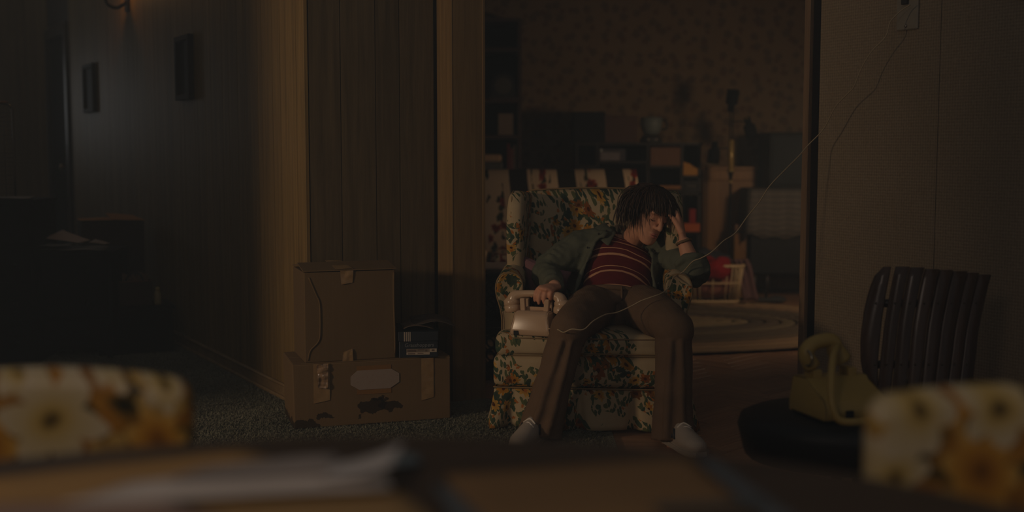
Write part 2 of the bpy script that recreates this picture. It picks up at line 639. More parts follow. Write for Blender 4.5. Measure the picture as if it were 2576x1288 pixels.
def evaluated(bm, mods):
    me = bpy.data.meshes.new('tmp')
    bm.to_mesh(me)
    bm.free()
    o = bpy.data.objects.new('tmp', me)
    COL.objects.link(o)
    for typ, kw in mods:
        md = o.modifiers.new(typ, typ)
        for k, v in kw.items():
            setattr(md, k, v)
    dg = bpy.context.evaluated_depsgraph_get()
    dg.update()
    out = bpy.data.meshes.new_from_object(o.evaluated_get(dg))
    bpy.data.objects.remove(o)
    bpy.data.meshes.remove(me)
    return out


def fused(bms, voxel, smooth=4, wrinkle=0.0, wscale=14.0, off=(0, 0, 0)):
    """one continuous surface around several overlapping solids"""
    bm = bmesh.new()
    for b in bms:
        add(bm, b)
    me = evaluated(bm, [('REMESH', dict(mode='VOXEL', voxel_size=voxel)), ('SMOOTH', dict(factor=0.5, iterations=smooth))])
    n = len(me.vertices)
    co, no = np.empty(n * 3), np.empty(n * 3)
    me.vertices.foreach_get('co', co)
    me.vertex_normals.foreach_get('vector', no)
    co, no = co.reshape(-1, 3), no.reshape(-1, 3)
    if wrinkle:
        d = np.array([mnoise.noise(Vector(p) * wscale) + 0.5 * mnoise.noise(Vector(p) * wscale * 2.3) for p in co.tolist()])
        co = co + no * (d * wrinkle)[:, None]
    me.vertices.foreach_set('co', (co - np.array(off)).ravel())
    me.update()
    return me


def subsurf(bm, lv=2):
    return evaluated(bm, [('SUBSURF', dict(levels=lv, render_levels=lv))])


def wrinkle_bm(bm, amp, sc):
    bm.normal_update()
    for v in bm.verts:
        v.co += v.normal * amp * (mnoise.noise(v.co * sc) + 0.5 * mnoise.noise(v.co * sc * 2.1))
    return bm


def sheet(corners, nx, ny, amp=0.0, sc=8, th=0.002, lift=None):
    """curled sheet of paper or cloth between four corners (bl, br, tr, tl), with thickness"""
    a, b, c, d = [Vector(p) for p in corners]
    nrm = (b - a).cross(d - a).normalized()
    if nrm.z < 0:
        nrm = -nrm
    top = []
    for j in range(ny + 1):
        v = j / ny
        row = []
        for i in range(nx + 1):
            u = i / nx
            p = a * (1 - u) * (1 - v) + b * u * (1 - v) + c * u * v + d * (1 - u) * v
            h = amp * (0.5 + 0.5 * mnoise.noise(p * sc)) if amp else 0.0
            if lift:
                h += lift(u, v)
            row.append(p + nrm * (h + th))
        top.append(row)
    bm = bmesh.new()
    tv = [[bm.verts.new(p) for p in r] for r in top]
    bv = [[bm.verts.new(p - nrm * th) for p in r] for r in top]
    for j in range(ny):
        for i in range(nx):
            bm.faces.new((tv[j][i], tv[j][i + 1], tv[j + 1][i + 1], tv[j + 1][i]))
            bm.faces.new((bv[j][i], bv[j + 1][i], bv[j + 1][i + 1], bv[j][i + 1]))
    edge = [(0, i) for i in range(nx + 1)] + [(j, nx) for j in range(1, ny + 1)] + [(ny, i) for i in range(nx - 1, -1, -1)] + [(j, 0) for j in range(ny - 1, 0, -1)]
    for q in range(len(edge)):
        (j0, i0), (j1, i1) = edge[q], edge[(q + 1) % len(edge)]
        bm.faces.new((tv[j0][i0], bv[j0][i0], bv[j1][i1], tv[j1][i1]))
    bmesh.ops.recalc_face_normals(bm, faces=bm.faces)
    return bm


# ================================================================== THE SETTING
D_AL = Vector((0.51, -0.86, 0)).normalized()      # along the hall wall and the right wall, towards the camera
D_AC = Vector((0.86, 0.51, 0)).normalized()       # across: along the end panel
N_LF = -D_AC                                      # what the hall wall and right wall face
RZ_AL = math.atan2(D_AC.y, D_AC.x)                # 30.7 degrees
WALL_H = 2.75
C0 = Vector((-0.87, 5.09, 0))
A0 = C0 + D_AC * 0.618
B0 = A0 + D_AL * 0.155
E0 = B0 + D_AC * 0.161


def slab(p, q, z0, z1, th, nrm, bev=0.0):
    """upright slab whose visible face runs p->q, body behind it (against nrm)"""
    p, q, nrm = Vector(p), Vector(q), Vector(nrm)
    d = (q - p)
    L = d.length
    c = (p + q) / 2 - nrm * th / 2
    c.z = (z0 + z1) / 2
    return box(c, (L, th, z1 - z0), bev, rot=Matrix.Rotation(math.atan2(d.y, d.x), 3, 'Z'), seg=1)


# floors
fl = struct('floor', bxx(-7, 4.5, -1, 10.2, -0.08, -0.003), M['parquet'])
# herringbone parquet blocks where the camera sees the bare floor of the far room
bl, bw = 0.27, 0.068
blk = {}
for q, ang in enumerate((PI / 4, -PI / 4)):
    blk[q] = None
cnt = 0
ux, uy = Vector((math.cos(PI / 4), math.sin(PI / 4), 0)), Vector((-math.sin(PI / 4), math.cos(PI / 4), 0))
for i in range(-40, 80):
    for k in range(-26, 26):
        # herringbone lattice in rotated coordinates
        for q in range(2):
            if q == 0:
                cx = (i * bw) + bl / 2 + k * 2 * bl * 0.5
                cy = (i * bw) + bw / 2 - k * 2 * bl * 0.5
            else:
                cx = (i * bw) + bw / 2 + k * 2 * bl * 0.5
                cy = (i * bw) + bw + bl / 2 - k * 2 * bl * 0.5
            w = ux * (cx + 3.6) + uy * (cy + 3.6)
            w = Vector((w.x + 1.2, w.y, 0))
            if not (0.62 < w.x < 1.62 and 4.45 < w.y < 6.75) or cnt >= 290:
                continue
            if blk[q] is None:
                o = obj('parquet_block', box((0, 0, -0.006), (bl - 0.002, bw - 0.002, 0.012), 0.0012, seg=1), M['parquet'], fl)
                blk[q] = o
            else:
                o = blk[q].copy()
                COL.objects.link(o)
            o.location = (w.x, w.y, random.uniform(-0.0006, 0.0004))
            o.rotation_euler = (0, 0, PI / 4 + (PI / 2 if q else 0))
            cnt += 1

# carpet of the hall, with a pile of short tufts near the boxes
t = NT('teal_shag')
v = t.obj()
nz = t.noise(v, 90, 4, 0.7)
big = t.noise(v, 3.0, 3)
cc = t.ramp(t.math('ADD', t.math('MULTIPLY', nz, 0.7), t.math('MULTIPLY', big, 0.3)), [(0.30, s2l((0.30, 0.30, 0.26))), (0.55, s2l((0.54, 0.53, 0.46))), (0.75, s2l((0.70, 0.67, 0.57)))])
t.bump(nz, 0.9, 0.02)
M['carpet'] = t.done(cc, 0.95, 0.05)
car = obj('carpet', prism([(0.40, 1.0), (0.40, 5.32), (-0.10, 5.34), (-0.45, 5.45), (-0.89, 5.08), (-4.42, 11.02), (-6.2, 10.0), (-2.44, 4.0), (-2.2, 3.0), (-2.2, 1.0)], -0.012, 0.010), M['carpet'])
tag(car, 'greenish grey shag carpet covering the hall floor', 'carpet')
rng = np.random.default_rng(3)
n_t = 130000
tx = rng.uniform(-2.6, 0.36, n_t)
ty = 4.2 + 2.9 * rng.uniform(0, 1, n_t) ** 1.5
wall_x = -0.885 - (ty - 5.09) * 0.593
keep = (tx > wall_x - 0.9) & ~((ty > 5.05) & (tx > wall_x + 0.0) & (tx < -0.12)) & ~((ty > 5.3) & (tx > -0.3))
keep &= tx > -ty * 0.43
tx, ty = tx[keep], ty[keep]
wl = (ty > 5.1) & (tx > wall_x[keep] - 0.01)
tx, ty = tx[~(wl & (tx < -0.3))], ty[~(wl & (tx < -0.3))]
n_t = len(tx)
ang = rng.uniform(0, 6.28, n_t)
lean = rng.uniform(-0.009, 0.009, (n_t, 2))
hh = rng.uniform(0.006, 0.0125, n_t)
wd = rng.uniform(0.0035, 0.0065, n_t)
V = np.zeros((n_t, 3, 3))
V[:, 0] = np.stack([tx - np.cos(ang) * wd, ty - np.sin(ang) * wd, np.full(n_t, 0.008)], 1)
V[:, 1] = np.stack([tx + np.cos(ang) * wd, ty + np.sin(ang) * wd, np.full(n_t, 0.008)], 1)
V[:, 2] = np.stack([tx + lean[:, 0], ty + lean[:, 1], 0.008 + hh], 1)
me = bpy.data.meshes.new('carpet_pile')
me.from_pydata(V.reshape(-1, 3).tolist(), [], np.arange(n_t * 3).reshape(-1, 3).tolist())
me.materials.append(M['carpet'])
pile = bpy.data.objects.new('carpet_pile', me)
COL.objects.link(pile)
pile.parent = car
pile['kind'] = 'stuff'

# hall wall: upright boards with recessed joints
hall_end = C0 - D_AL * 7.6
wh = struct('wall_hall', slab(hall_end, C0 + D_AC * 0.004, 0, WALL_H, 0.09, N_LF), plain(40, 28, 18))
s = 0.0
pat = [0.10, 0.20, 0.10, 0.145, 0.06, 0.20, 0.10, 0.145]
i = 0
while s < 7.4:
    wdt = pat[i % 8]
    i += 1
    s1 = s + wdt
    if s1 > 5.12 and s < 6.05:      # the doorway
        s = s1
        continue
    p = C0 - D_AL * (s1 - 0.0022) + N_LF * 0.008
    q = C0 - D_AL * (s + 0.0022) + N_LF * 0.008
    obj('board', slab(p, q, 0.0, WALL_H, 0.008, N_LF), M['panel'], wh)
    s = s1
# door in the hall wall
dw = struct('door_1', slab(C0 - D_AL * 5.95 + N_LF * 0.004, C0 - D_AL * 5.22 + N_LF * 0.004, 0, 2.06, 0.01, N_LF), plain(22, 17, 14, 0.9, 0.05))
for (a, b, z0, z1) in ((5.12, 5.22, 0, 2.15), (5.95, 6.05, 0, 2.15), (5.22, 5.95, 2.06, 2.15)):
    obj('door_frame', slab(C0 - D_AL * b + N_LF * 0.035, C0 - D_AL * a + N_LF * 0.035, z0, z1, 0.035, N_LF, 0.004), M['dark_wood'], dw)
for (z0, z1) in ((0.2, 0.95), (1.1, 1.9)):
    obj('door_panel', slab(C0 - D_AL * 5.85 + N_LF * 0.010, C0 - D_AL * 5.32 + N_LF * 0.010, z0, z1, 0.006, N_LF, 0.003), plain(22, 17, 14, 0.9, 0.05), dw)
kb = lathe([(0.0, 0), (0.012, 0.0), (0.012, 0.03), (0.026, 0.04), (0.028, 0.055), (0.018, 0.066), (0, 0.068)], 14)
for v in kb.verts:
    v.co = Matrix.Rotation(-PI / 2, 3, 'X') @ v.co
    v.co = Matrix.Rotation(math.atan2(N_LF.y, N_LF.x) - PI / 2, 3, 'Z') @ v.co + C0 - D_AL * 5.30 + N_LF * 0.004 + Vector((0, 0, 1.0))
obj('door_handle', kb, plain(120, 90, 50, 0.3, metal=1.0), dw, True)

# end panelling, boards split at the grooves of the photograph
we = struct('wall_end', slab(C0, A0 + D_AC * 0.01, 0, WALL_H, 0.08, D_AL), plain(28, 20, 14))
marks = [0.006, 0.152, 0.315, 0.430, 0.60]
for a, b in zip(marks[:-1], marks[1:]):
    obj('board', slab(C0 + D_AC * (a + 0.0022) + D_AL * 0.008, C0 + D_AC * (b - 0.0022) + D_AL * 0.008, 0, WALL_H, 0.008, D_AL), M['panel_dark'], we)
# corner bead at the end of the hall wall
struct('trim_1', slab(C0 + D_AL * 0.010 - D_AC * 0.014, C0 + D_AL * 0.010 + D_AC * 0.004, 0, WALL_H, 0.014, D_AL, 0.002), M['panel'])
# boxed post at the left side of the opening
post = struct('trim_2', box((A0 + E0) / 2 + Vector((0, 0, WALL_H / 2)), (0.161, 0.155, WALL_H), 0.003, RZ_AL, seg=1), M['post'])
obj('edge_bead', slab(B0 - D_AL * 0.016 + N_LF * 0.006, B0 + D_AL * 0.001 + N_LF * 0.006, 0, WALL_H, 0.006, N_LF, 0.001), M['post'], post)
obj('edge_bead', slab(E0 - D_AC * 0.014 + D_AL * 0.005, E0 - D_AC * 0.001 + D_AL * 0.005, 0, WALL_H, 0.005, D_AL, 0.001), M['post'], post)

# baseboard of the hall wall
bb = struct('baseboard_hall', slab(C0 - D_AL * 5.1 + N_LF * 0.020, C0 - D_AL * 0.0 + N_LF * 0.020, 0, 0.070, 0.012, N_LF, 0.003), M['base'])
obj('cap_moulding', slab(C0 - D_AL * 5.1 + N_LF * 0.026, C0 + N_LF * 0.026, 0.066, 0.080, 0.018, N_LF, 0.005), M['base'], bb)
obj('shoe_moulding', slab(C0 - D_AL * 5.1 + N_LF * 0.034, C0 + N_LF * 0.034, 0.008, 0.026, 0.016, N_LF, 0.005), M['base'], bb)

# the other side of the hall (outside the frame)
Q0 = Vector((-2.50, 3.54, 0))
struct('wall_left', slab(Q0 - D_AL * 7.4, Q0, 0, WALL_H, 0.1, -N_LF), M['panel'])

struct('wall_hall_end', slab(C0 - D_AL * 7.3 + N_LF * 2.2, C0 - D_AL * 7.3 - N_LF * 0.1, 0, WALL_H, 0.08, D_AL), M['panel'])

# unseen doorway jamb, added to cut the side room lamp off the right wall
struct('wall_side', slab(Vector((-2.55, -0.6, 0)), Vector((-2.242, 2.72, 0)), 0, WALL_H, 0.12, Vector((1, -0.1, 0)).normalized()), M['panel'])

# right wall
R0 = Vector((1.275, 5.2, 0))
R1 = R0 + D_AL * 2.6
wr = struct('wall_right', slab(R0, R1, 0, WALL_H, 0.12, N_LF), M['wp_right'])
obj('paper_seam', slab(R0 + D_AL * 0.70 + N_LF * 0.0006, R0 + D_AL * 0.7025 + N_LF * 0.0006, 0, WALL_H, 0.001, N_LF), plain(70, 58, 44), wr)
tr = struct('trim_3', slab(R0 - D_AL * 0.004 + N_LF * 0.02, R0 + D_AL * 0.038 + N_LF * 0.02, 0, WALL_H, 0.02, N_LF, 0.004), M['trim'])
obj('raised_bead', slab(R0 + D_AL * 0.024 + N_LF * 0.027, R0 + D_AL * 0.038 + N_LF * 0.027, 0, WALL_H, 0.008, N_LF, 0.003), M['trim'], tr)
obj('back_strip', slab(R0 + D_AL * 0.038 + N_LF * 0.006, R0 + D_AL * 0.075 + N_LF * 0.006, 0, WALL_H, 0.006, N_LF, 0.001), plain(24, 18, 14), tr)

# far room
struct('wall_back', bxx(-3.4, 4.2, 9.75, 9.85, 0, WALL_H), M['wp_back'])
struct('baseboard_back', bxx(-3.4, 4.2, 9.73, 9.75, 0, 0.10, 0.004), M['cabinet'])
struct('ceiling', bxx(-1.9, 4.2, 5.6, 9.85, WALL_H, WALL_H + 0.06), plain(150, 138, 120))
struct('wall_far_right', bxx(4.1, 4.2, 5.0, 9.85, 0, WALL_H), M['wp_back'])

# ================================================================== WING CHAIR
CH = (0.321, 4.72, 0.010)
CH_RZ = -0.085
CH_M = Matrix.Translation(CH) @ Matrix.Rotation(CH_RZ, 4, 'Z')
chair = thing('wing_chair', 'cream wing armchair with printed flowers where the person sits slumped', 'armchair', CH, CH_RZ)
FL = M['floral']
M['welt'] = plain(140, 116, 82, 0.8, 0.1)
# seat cushion: T shaped, running out in front of the arms
cush = prism([(-0.392, 0.0), (0.392, 0.0), (0.397, 0.15), (0.285, 0.172), (0.272, 0.56), (-0.272, 0.56), (-0.285, 0.172), (-0.397, 0.15)], 0.292, 0.386)
bmesh.ops.bevel(cush, geom=list(cush.edges), offset=0.034, segments=4, affect='EDGES', profile=0.5)
for v_ in cush.verts:
    if v_.co.z > 0.36:
        v_.co.z += 0.012 * max(0, 1 - (v_.co.x / 0.42) ** 2) * max(0, 1 - ((v_.co.y - 0.28) / 0.34) ** 2)
obj('seat_cushion', cush, FL, chair, True)
rail = box((0, 0.325, 0.232), (0.80, 0.63, 0.135), 0.03, seg=4)
for v_ in rail.verts:
    if v_.co.y < 0.1:
        v_.co.y -= 0.012 * math.sin(PI * max(0, min(1, (v_.co.z - 0.165) / 0.135)))
obj('seat_rail', rail, FL, chair, True)


def skirt_ribbon():
    path = []
    for i in range(24):
        path.append((-0.395, 0.62 - 0.60 * i / 24, -1, 0))
    for i in range(90):
        path.append((-0.395 + 0.79 * i / 89, 0.012, 0, -1))
    for i in range(24):
        path.append((0.395, 0.02 + 0.60 * i / 24, 1, 0))
    nz = 9
    bm = bmesh.new()
    grid = []
    for j in range(nz + 1):
        f = j / nz
        row = []
        for (x, y, nx, ny) in path:
            s_ = x if ny else y * 2
            g = 0.0
            for (c, w, a) in ((-0.315, 0.030, -0.040), (-0.05, 0.02, -0.035), (-0.09, 0.05, 0.020), (0.16, 0.022, -0.03), (0.30, 0.025, -0.035)):
                if ny:
                    g += a * math.exp(-((s_ - c) / (w * (0.35 + f))) ** 2)
            g += 0.006 * math.sin(s_ * 33 + 1) * f
            off_ = f * 0.034 + g * f * 1.3
            row.append(bm.verts.new((x + nx * off_ + (0.016 * f * (x / 0.395) if ny else 0), y + ny * off_, 0.170 - f * 0.164)))
        grid.append(row)
    for j in range(nz):
        for i in range(len(path) - 1):
            bm.faces.new((grid[j][i], grid[j + 1][i], grid[j + 1][i + 1], grid[j][i + 1]))
    return evaluated(bm, [('SOLIDIFY', dict(thickness=0.004, offset=-1))])


obj_me('skirt', skirt_ribbon(), FL, chair)


def arm_ring(sx, y, dz=0.0, gr=1.0):
    pts = []
    prof = [(-0.030, 0.295), (-0.034, 0.36), (-0.034, 0.42), (-0.040, 0.47), (-0.052, 0.51), (-0.060, 0.545), (-0.060, 0.578), (-0.050, 0.606), (-0.030, 0.624), (0.0, 0.630), (0.030, 0.622), (0.048, 0.602), (0.055, 0.575), (0.052, 0.54), (0.042, 0.50), (0.032, 0.46), (0.026, 0.41), (0.024, 0.36), (0.024, 0.295)]
    for (a, z) in prof:
        zz = 0.295 + (z - 0.295) * (1 + dz)
        pts.append(Vector((sx * (0.345 - a * gr), y, zz)))
    return pts


for sx in (-1, 1):
    rings = [arm_ring(sx, 0.170, -0.05, 0.75), arm_ring(sx, 0.162, -0.04, 0.93), arm_ring(sx, 0.172, -0.03, 1.0), arm_ring(sx, 0.20, -0.02), arm_ring(sx, 0.30, 0.0), arm_ring(sx, 0.40, 0.03, 0.95), arm_ring(sx, 0.60, 0.06, 0.9)]
    a = loft(rings)
    ao = obj('armrest', a, FL, chair, True)
    ring = [Vector((p.x, 0.165, p.z)) for p in arm_ring(sx, 0.0, -0.035, 0.96)]
    obj('piping', tube(ring, 0.0038, 6, 2), M['welt'], ao, True)


def wing(sx):
    out = [(0.37, 0.57), (0.345, 0.66), (0.33, 0.74), (0.335, 0.82), (0.36, 0.89), (0.405, 0.935), (0.46, 0.948), (0.56, 0.942), (0.68, 0.935), (0.70, 0.86), (0.66, 0.60), (0.64, 0.50), (0.42, 0.50)]
    xi, xo = 0.292, 0.366
    bm = bmesh.new()
    n = len(out)
    A, Bv = [], []
    for (y, z) in out:
        k = 0.012 * (0.55 - y) / 0.2
        A.append(bm.verts.new((sx * (xi + k), y, z)))
        Bv.append(bm.verts.new((sx * (xo + k), y, z)))
    bm.faces.new(A)
    bm.faces.new(Bv[::-1])
    for i in range(n):
        j = (i + 1) % n
        bm.faces.new((A[i], Bv[i], Bv[j], A[j]))
    bmesh.ops.recalc_face_normals(bm, faces=bm.faces)
    e = [e for e in bm.edges if (e.verts[0].co.x - e.verts[1].co.x) ** 2 < 1e-3 and len(e.link_faces) == 2 and any(len(f.verts) > 4 for f in e.link_faces)]
    bmesh.ops.bevel(bm, geom=e, offset=0.030, segments=4, affect='EDGES', profile=0.5)
    return bm


for sx in (-1, 1):
    wo = obj('wing', wing(sx), FL, chair, True)
    pp = [Vector((sx * 0.366, y, z)) for y, z in ((0.38, 0.58), (0.352, 0.66), (0.337, 0.74), (0.342, 0.82), (0.367, 0.888), (0.41, 0.931), (0.47, 0.946), (0.60, 0.940))]
    obj('piping', tube([p + Vector((sx * -0.010, 0, 0.0)) for p in pp], 0.0032, 6, 2), M['welt'], wo, True)

brings = []
nb_ = 13
for j in range(15):
    f = j / 14
    y = 0.50 + 0.15 * f
    z = 0.34 + 0.598 * f
    row = []
    th = 0.13 - 0.03 * f
    bul = 0.030 * math.sin(PI * min(1, f * 1.05)) ** 0.7
    edge = 0.0 if f < 0.93 else 0.028 * ((f - 0.93) / 0.07) ** 2
    for i in range(nb_):
        u = -1 + 2 * i / (nb_ - 1)
        row.append(Vector((0.315 * u, y - bul * (1 - u * u) + edge, z + 0.012 * (1 - u * u) * f)))
    for i in range(nb_):
        u = 1 - 2 * i / (nb_ - 1)
        row.append(Vector((0.315 * u, y + th - edge, z + 0.012 * (1 - u * u) * f)))
    brings.append(row)
bo = obj('backrest', loft(brings), FL, chair, True)
obj('piping', tube([Vector((0.30 * u, 0.668, 0.943 + 0.012 * (1 - u * u))) for u in (-1, -0.6, -0.2, 0.2, 0.6, 1)], 0.0035, 6, 3), M['welt'], bo, True)
for (y0, z0) in ((0.004, 0.370), (0.004, 0.310)):
    obj('piping', tube([Vector((0.375 * u, y0 - 0.001 + 0.02 * abs(u) ** 12, z0)) for u in (-1, -0.9, -0.5, 0, 0.5, 0.9, 1)], 0.0032, 6, 3), M['welt'], chair.children[0], True)
obj('piping', tube([Vector((0.398 * u, 0.003 + 0.02 * abs(u) ** 20, 0.168)) for u in (-1, -0.95, -0.5, 0, 0.5, 0.95, 1)], 0.0032, 6, 3), M['welt'], chair, True)
for lx, ly in ((-0.34, 0.07), (0.34, 0.07), (-0.34, 0.58), (0.34, 0.58)):
    obj('leg', tube([(lx, ly, 0.17), (lx, ly, 0.0)], [0.028, 0.018], 10, 1), M['dark_wood'], chair, True)

# small mauve cushion tucked behind the arm
cb = box((0, 0, 0), (0.22, 0.09, 0.22), 0.0)
bmesh.ops.subdivide_edges(cb, edges=list(cb.edges), cuts=7, use_grid_fill=True)
for v_ in cb.verts:
    u, w = v_.co.x / 0.11, v_.co.z / 0.11
    pin = max(0.06, (1 - u ** 4) * (1 - w ** 4)) ** 0.5
    v_.co.y *= pin
    v_.co.x *= 1 - 0.10 * (1 - w * w)
    v_.co.z *= 1 - 0.10 * (1 - u * u)
pr = Matrix.Rotation(0.35, 3, 'X') @ Matrix.Rotation(0.30, 3, 'Y')
for v_ in cb.verts:
    v_.co = Matrix.Rotation(-0.5, 3, 'Z') @ pr @ v_.co
cu_c = CH_M @ Vector((-0.215, 0.40, 0.535))
tag(obj('throw_cushion', cb, cloth('mauve_cloth', (112, 78, 82), (136, 98, 100)), None, True, cu_c), 'small mauve cushion tucked between the sleeve and the left wing of the armchair', 'cushion')

# ================================================================== PERSON
PB = Vector((0.42, 4.97, 0.42))
person = thing('person', 'person in open green jacket and striped shirt slumped in armchair, head on hand', 'person', PB)


def pobj(name, me, m, parent=None):
    return obj_me(name, me, m, parent or person)


def shifted(bm):
    for v_ in bm.verts:
        v_.co -= PB
    return bm


hipc = P(1548, 768, 5.03)
T_C = [P(1548, 790, 5.00), P(1550, 748, 5.05), P(1556, 700, 5.125), P(1568, 652, 5.19), P(1580, 618, 5.215), P(1586, 606, 5.215)]
T_A = [0.165, 0.150, 0.150, 0.170, 0.135, 0.075]
T_B = [0.105, 0.098, 0.102, 0.112, 0.085, 0.062]
_td = crom([list(c) + [a, b] for c, a, b in zip(T_C, T_A, T_B)], 6)


def torso(f):
    """centre, half width, half depth, frame at f 0..1"""
    x = f * (len(_td) - 1)
    i = max(0, min(len(_td) - 2, int(x)))
    u = x - i
    d = [p + (q - p) * u for p, q in zip(_td[i], _td[i + 1])]
    tdir = (Vector(_td[min(i + 2, len(_td) - 1)][:3]) - Vector(_td[max(0, i - 1)][:3])).normalized()
    lat = Vector((1, 0.06, -0.10))
    lat = (lat - tdir * lat.dot(tdir)).normalized()
    back = tdir.cross(lat)
    if back.y < 0:
        back = -back
    return Vector(d[:3]), d[3], d[4], lat, back, tdir


def tpoint(f, ang, da=0.0, db=0.0):
    c, a, b, lat, back, _ = torso(f)
    return c + lat * (math.cos(ang) * (a + da)) + back * (math.sin(ang) * (b + db))


# --- head frame
HC = P(1634, 537, 5.085)
HR = Matrix.Rotation(math.radians(15), 3, 'Y') @ Matrix.Rotation(math.radians(30), 3, 'Z') @ Matrix.Rotation(math.radians(17), 3, 'X')
H_TAB = [(-0.114, 0.016, -0.080, -0.050), (-0.108, 0.030, -0.091, -0.030), (-0.092, 0.040, -0.096, -0.005), (-0.070, 0.050, -0.092, 0.020), (-0.045, 0.059, -0.088, 0.045), (-0.015, 0.066, -0.086, 0.072),
         (0.015, 0.070, -0.084, 0.090), (0.045, 0.073, -0.086, 0.097), (0.070, 0.068, -0.076, 0.090), (0.090, 0.055, -0.056, 0.072), (0.105, 0.034, -0.028, 0.044), (0.111, 0.012, -0.004, 0.018)]


def head_ring(z, w, f, b, n=28, k=1.0):
    r = []
    for i in range(n):
        a = 2 * PI * i / n
        sx, sy = math.cos(a), math.sin(a)
        y = (f + b) / 2 + sy * (b - f) / 2 * k
        r.append(Vector((w * k * (abs(sx) ** 0.9) * (1 if sx > 0 else -1), y, z)))
    return r


def hw(bm):
    for v_ in bm.verts:
        v_.co = HR @ v_.co + HC
    return bm


def H(x, y, z):
    return HR @ Vector((x, y, z)) + HC


head_parts = [loft([head_ring(*r) for r in H_TAB])]
head_parts.append(tube([(0, -0.082, 0.026), (0, -0.094, 0.008), (0, -0.108, -0.014), (0, -0.111, -0.022)], [0.007, 0.0085, 0.0105, 0.010], 10, 3, round_end=True))
for sx in (-1, 1):
    head_parts.append(ellipsoid((sx * 0.011, -0.097, -0.024), (0.009, 0.011, 0.008)))
    head_parts.append(ellipsoid((sx * 0.030, -0.076, 0.033), (0.024, 0.011, 0.008)))
    head_parts.append(ellipsoid((sx * 0.031, -0.0705, 0.007), (0.015, 0.0105, 0.010)))
    er = Matrix.Rotation(sx * 0.35, 3, 'Z')
    head_parts.append(ellipsoid((sx * 0.074, 0.012, -0.002), (0.007, 0.019, 0.032), er))
head_parts.append(ellipsoid((0, -0.088, -0.052), (0.024, 0.010, 0.006)))
head_parts.append(ellipsoid((0, -0.087, -0.064), (0.021, 0.010, 0.007)))
head_parts.append(ellipsoid((0, -0.086, -0.094), (0.018, 0.011, 0.013)))
for b_ in head_parts:
    hw(b_)


def hand_parts(wrist, d, nb, ts, curls, spread=0.0, thumb=None, k=1.0):
    """palm, four fingers of unequal length with knuckle bends, and a thumb from the side of the palm"""
    d, nb = Vector(d).normalized(), Vector(nb)
    nb = (nb - d * nb.dot(d)).normalized()
    lat = d.cross(nb) * ts
    w = Vector(wrist)
    out = [tube([w - d * 0.012 * k, w + d * 0.02 * k, w + d * 0.055 * k, w + d * 0.086 * k], [0.024 * k, 0.029 * k, 0.036 * k, 0.036 * k], 14, 3, ref=lat, flat=[(1, 0.72), (1, 0.52), (1, 0.42), (1, 0.33)], round_end=True)]
    for i, L in enumerate((0.070, 0.078, 0.072, 0.056)):
        side = (0.0285 - 0.019 * i) * k
        p = w + d * (0.082 - 0.004 * abs(i - 1)) * k + lat * side
        dd = (d + lat * spread * (1.5 - i) * 0.35).normalized()
        pts, rr = [p - dd * 0.02 * k, p], [0.0085 * k, 0.0098 * k]
        ang_ = 0.0
        for seg, fr in enumerate((0.44, 0.31, 0.25)):
            ang_ += curls[i][seg]
            q = dd * math.cos(ang_) - nb * math.sin(ang_)
            p = p + q * (L * fr * k)
            pts.append(p)
            rr.append((0.0092, 0.0084, 0.0066)[seg] * k)
        out.append(tube(pts, rr, 9, 3, round_end=True))
    tb, t1, t2 = thumb or (0.55, 0.2, 0.2)
    p0 = w + d * 0.022 * k + lat * 0.018 * k
    q0 = (d * math.cos(tb) + lat * math.sin(tb) - nb * 0.25).normalized()
    p1 = p0 + q0 * 0.036 * k
    q1 = (q0 * math.cos(t1) - nb * math.sin(t1)).normalized()
    p2 = p1 + q1 * 0.030 * k
    q2 = (q1 * math.cos(t2) - nb * math.sin(t2)).normalized()
    p3 = p2 + q2 * 0.024 * k
    out.append(tube([p0, p1, p2, p3], [0.015 * k, 0.0125 * k, 0.0105 * k, 0.0082 * k], 9, 3, round_end=True))
    return out


# joints (his right is the left of the picture)
R_SH, R_EL, R_WR = P(1474, 612, 5.2), P(1372, 684, 5.12), P(1396, 722, 4.875)
L_SH, L_EL, L_WR = P(1668, 625, 5.2), P(1744, 676, 4.955), P(1718, 602, 4.985)
R_HIP, L_HIP = P(1505, 772, 5.02), P(1600, 772, 5.02)
R_KN, L_KN = P(1432, 826, 4.61), P(1697, 824, 4.575)
R_AN, L_AN = P(1358, 1086, 4.56), P(1692, 1098, 4.50)
rh_d = P(1368, 727, 4.785) - R_WR
lh_d = P(1704, 520, 5.07) - L_WR
body = list(head_parts)
body.append(tube([H(0, 0.015, -0.04), H(0.0, 0.02, -0.10), T_C[4] + Vector((0.01, 0.005, 0.005)), T_C[3]], [0.048, 0.047, 0.055, 0.08], 16, 4))
body.append(loft([[tpoint(f, 2 * PI * i / 22, -0.014, -0.014) for i in range(22)] for f in (0.0, 0.15, 0.3, 0.45, 0.6, 0.75, 0.9)]))
body.append(tube([T_C[4], R_SH, R_SH.lerp(R_EL, 0.5), R_EL, R_EL.lerp(R_WR, 0.5), R_WR], [0.045, 0.050, 0.043, 0.036, 0.034, 0.025], 12, 3))
body.append(tube([T_C[4], L_SH, L_SH.lerp(L_EL, 0.5), L_EL, L_EL.lerp(L_WR, 0.45), L_WR], [0.045, 0.050, 0.043, 0.038, 0.035, 0.026], 12, 3))
for hip, kn, an in ((R_HIP, R_KN, R_AN), (L_HIP, L_KN, L_AN)):
    body.append(tube([hip, hip.lerp(kn, 0.5), kn + Vector((0, 0.03, -0.01))], [0.070, 0.055, 0.040], 12, 3, round_end=True))
    body.append(tube([kn + Vector((0, 0.03, -0.01)), kn.lerp(an, 0.35) + Vector((0, 0.015, 0)), an + Vector((0, 0.012, 0)), an + Vector((0, 0.012, -0.03))], [0.038, 0.036, 0.026, 0.026], 12, 3))
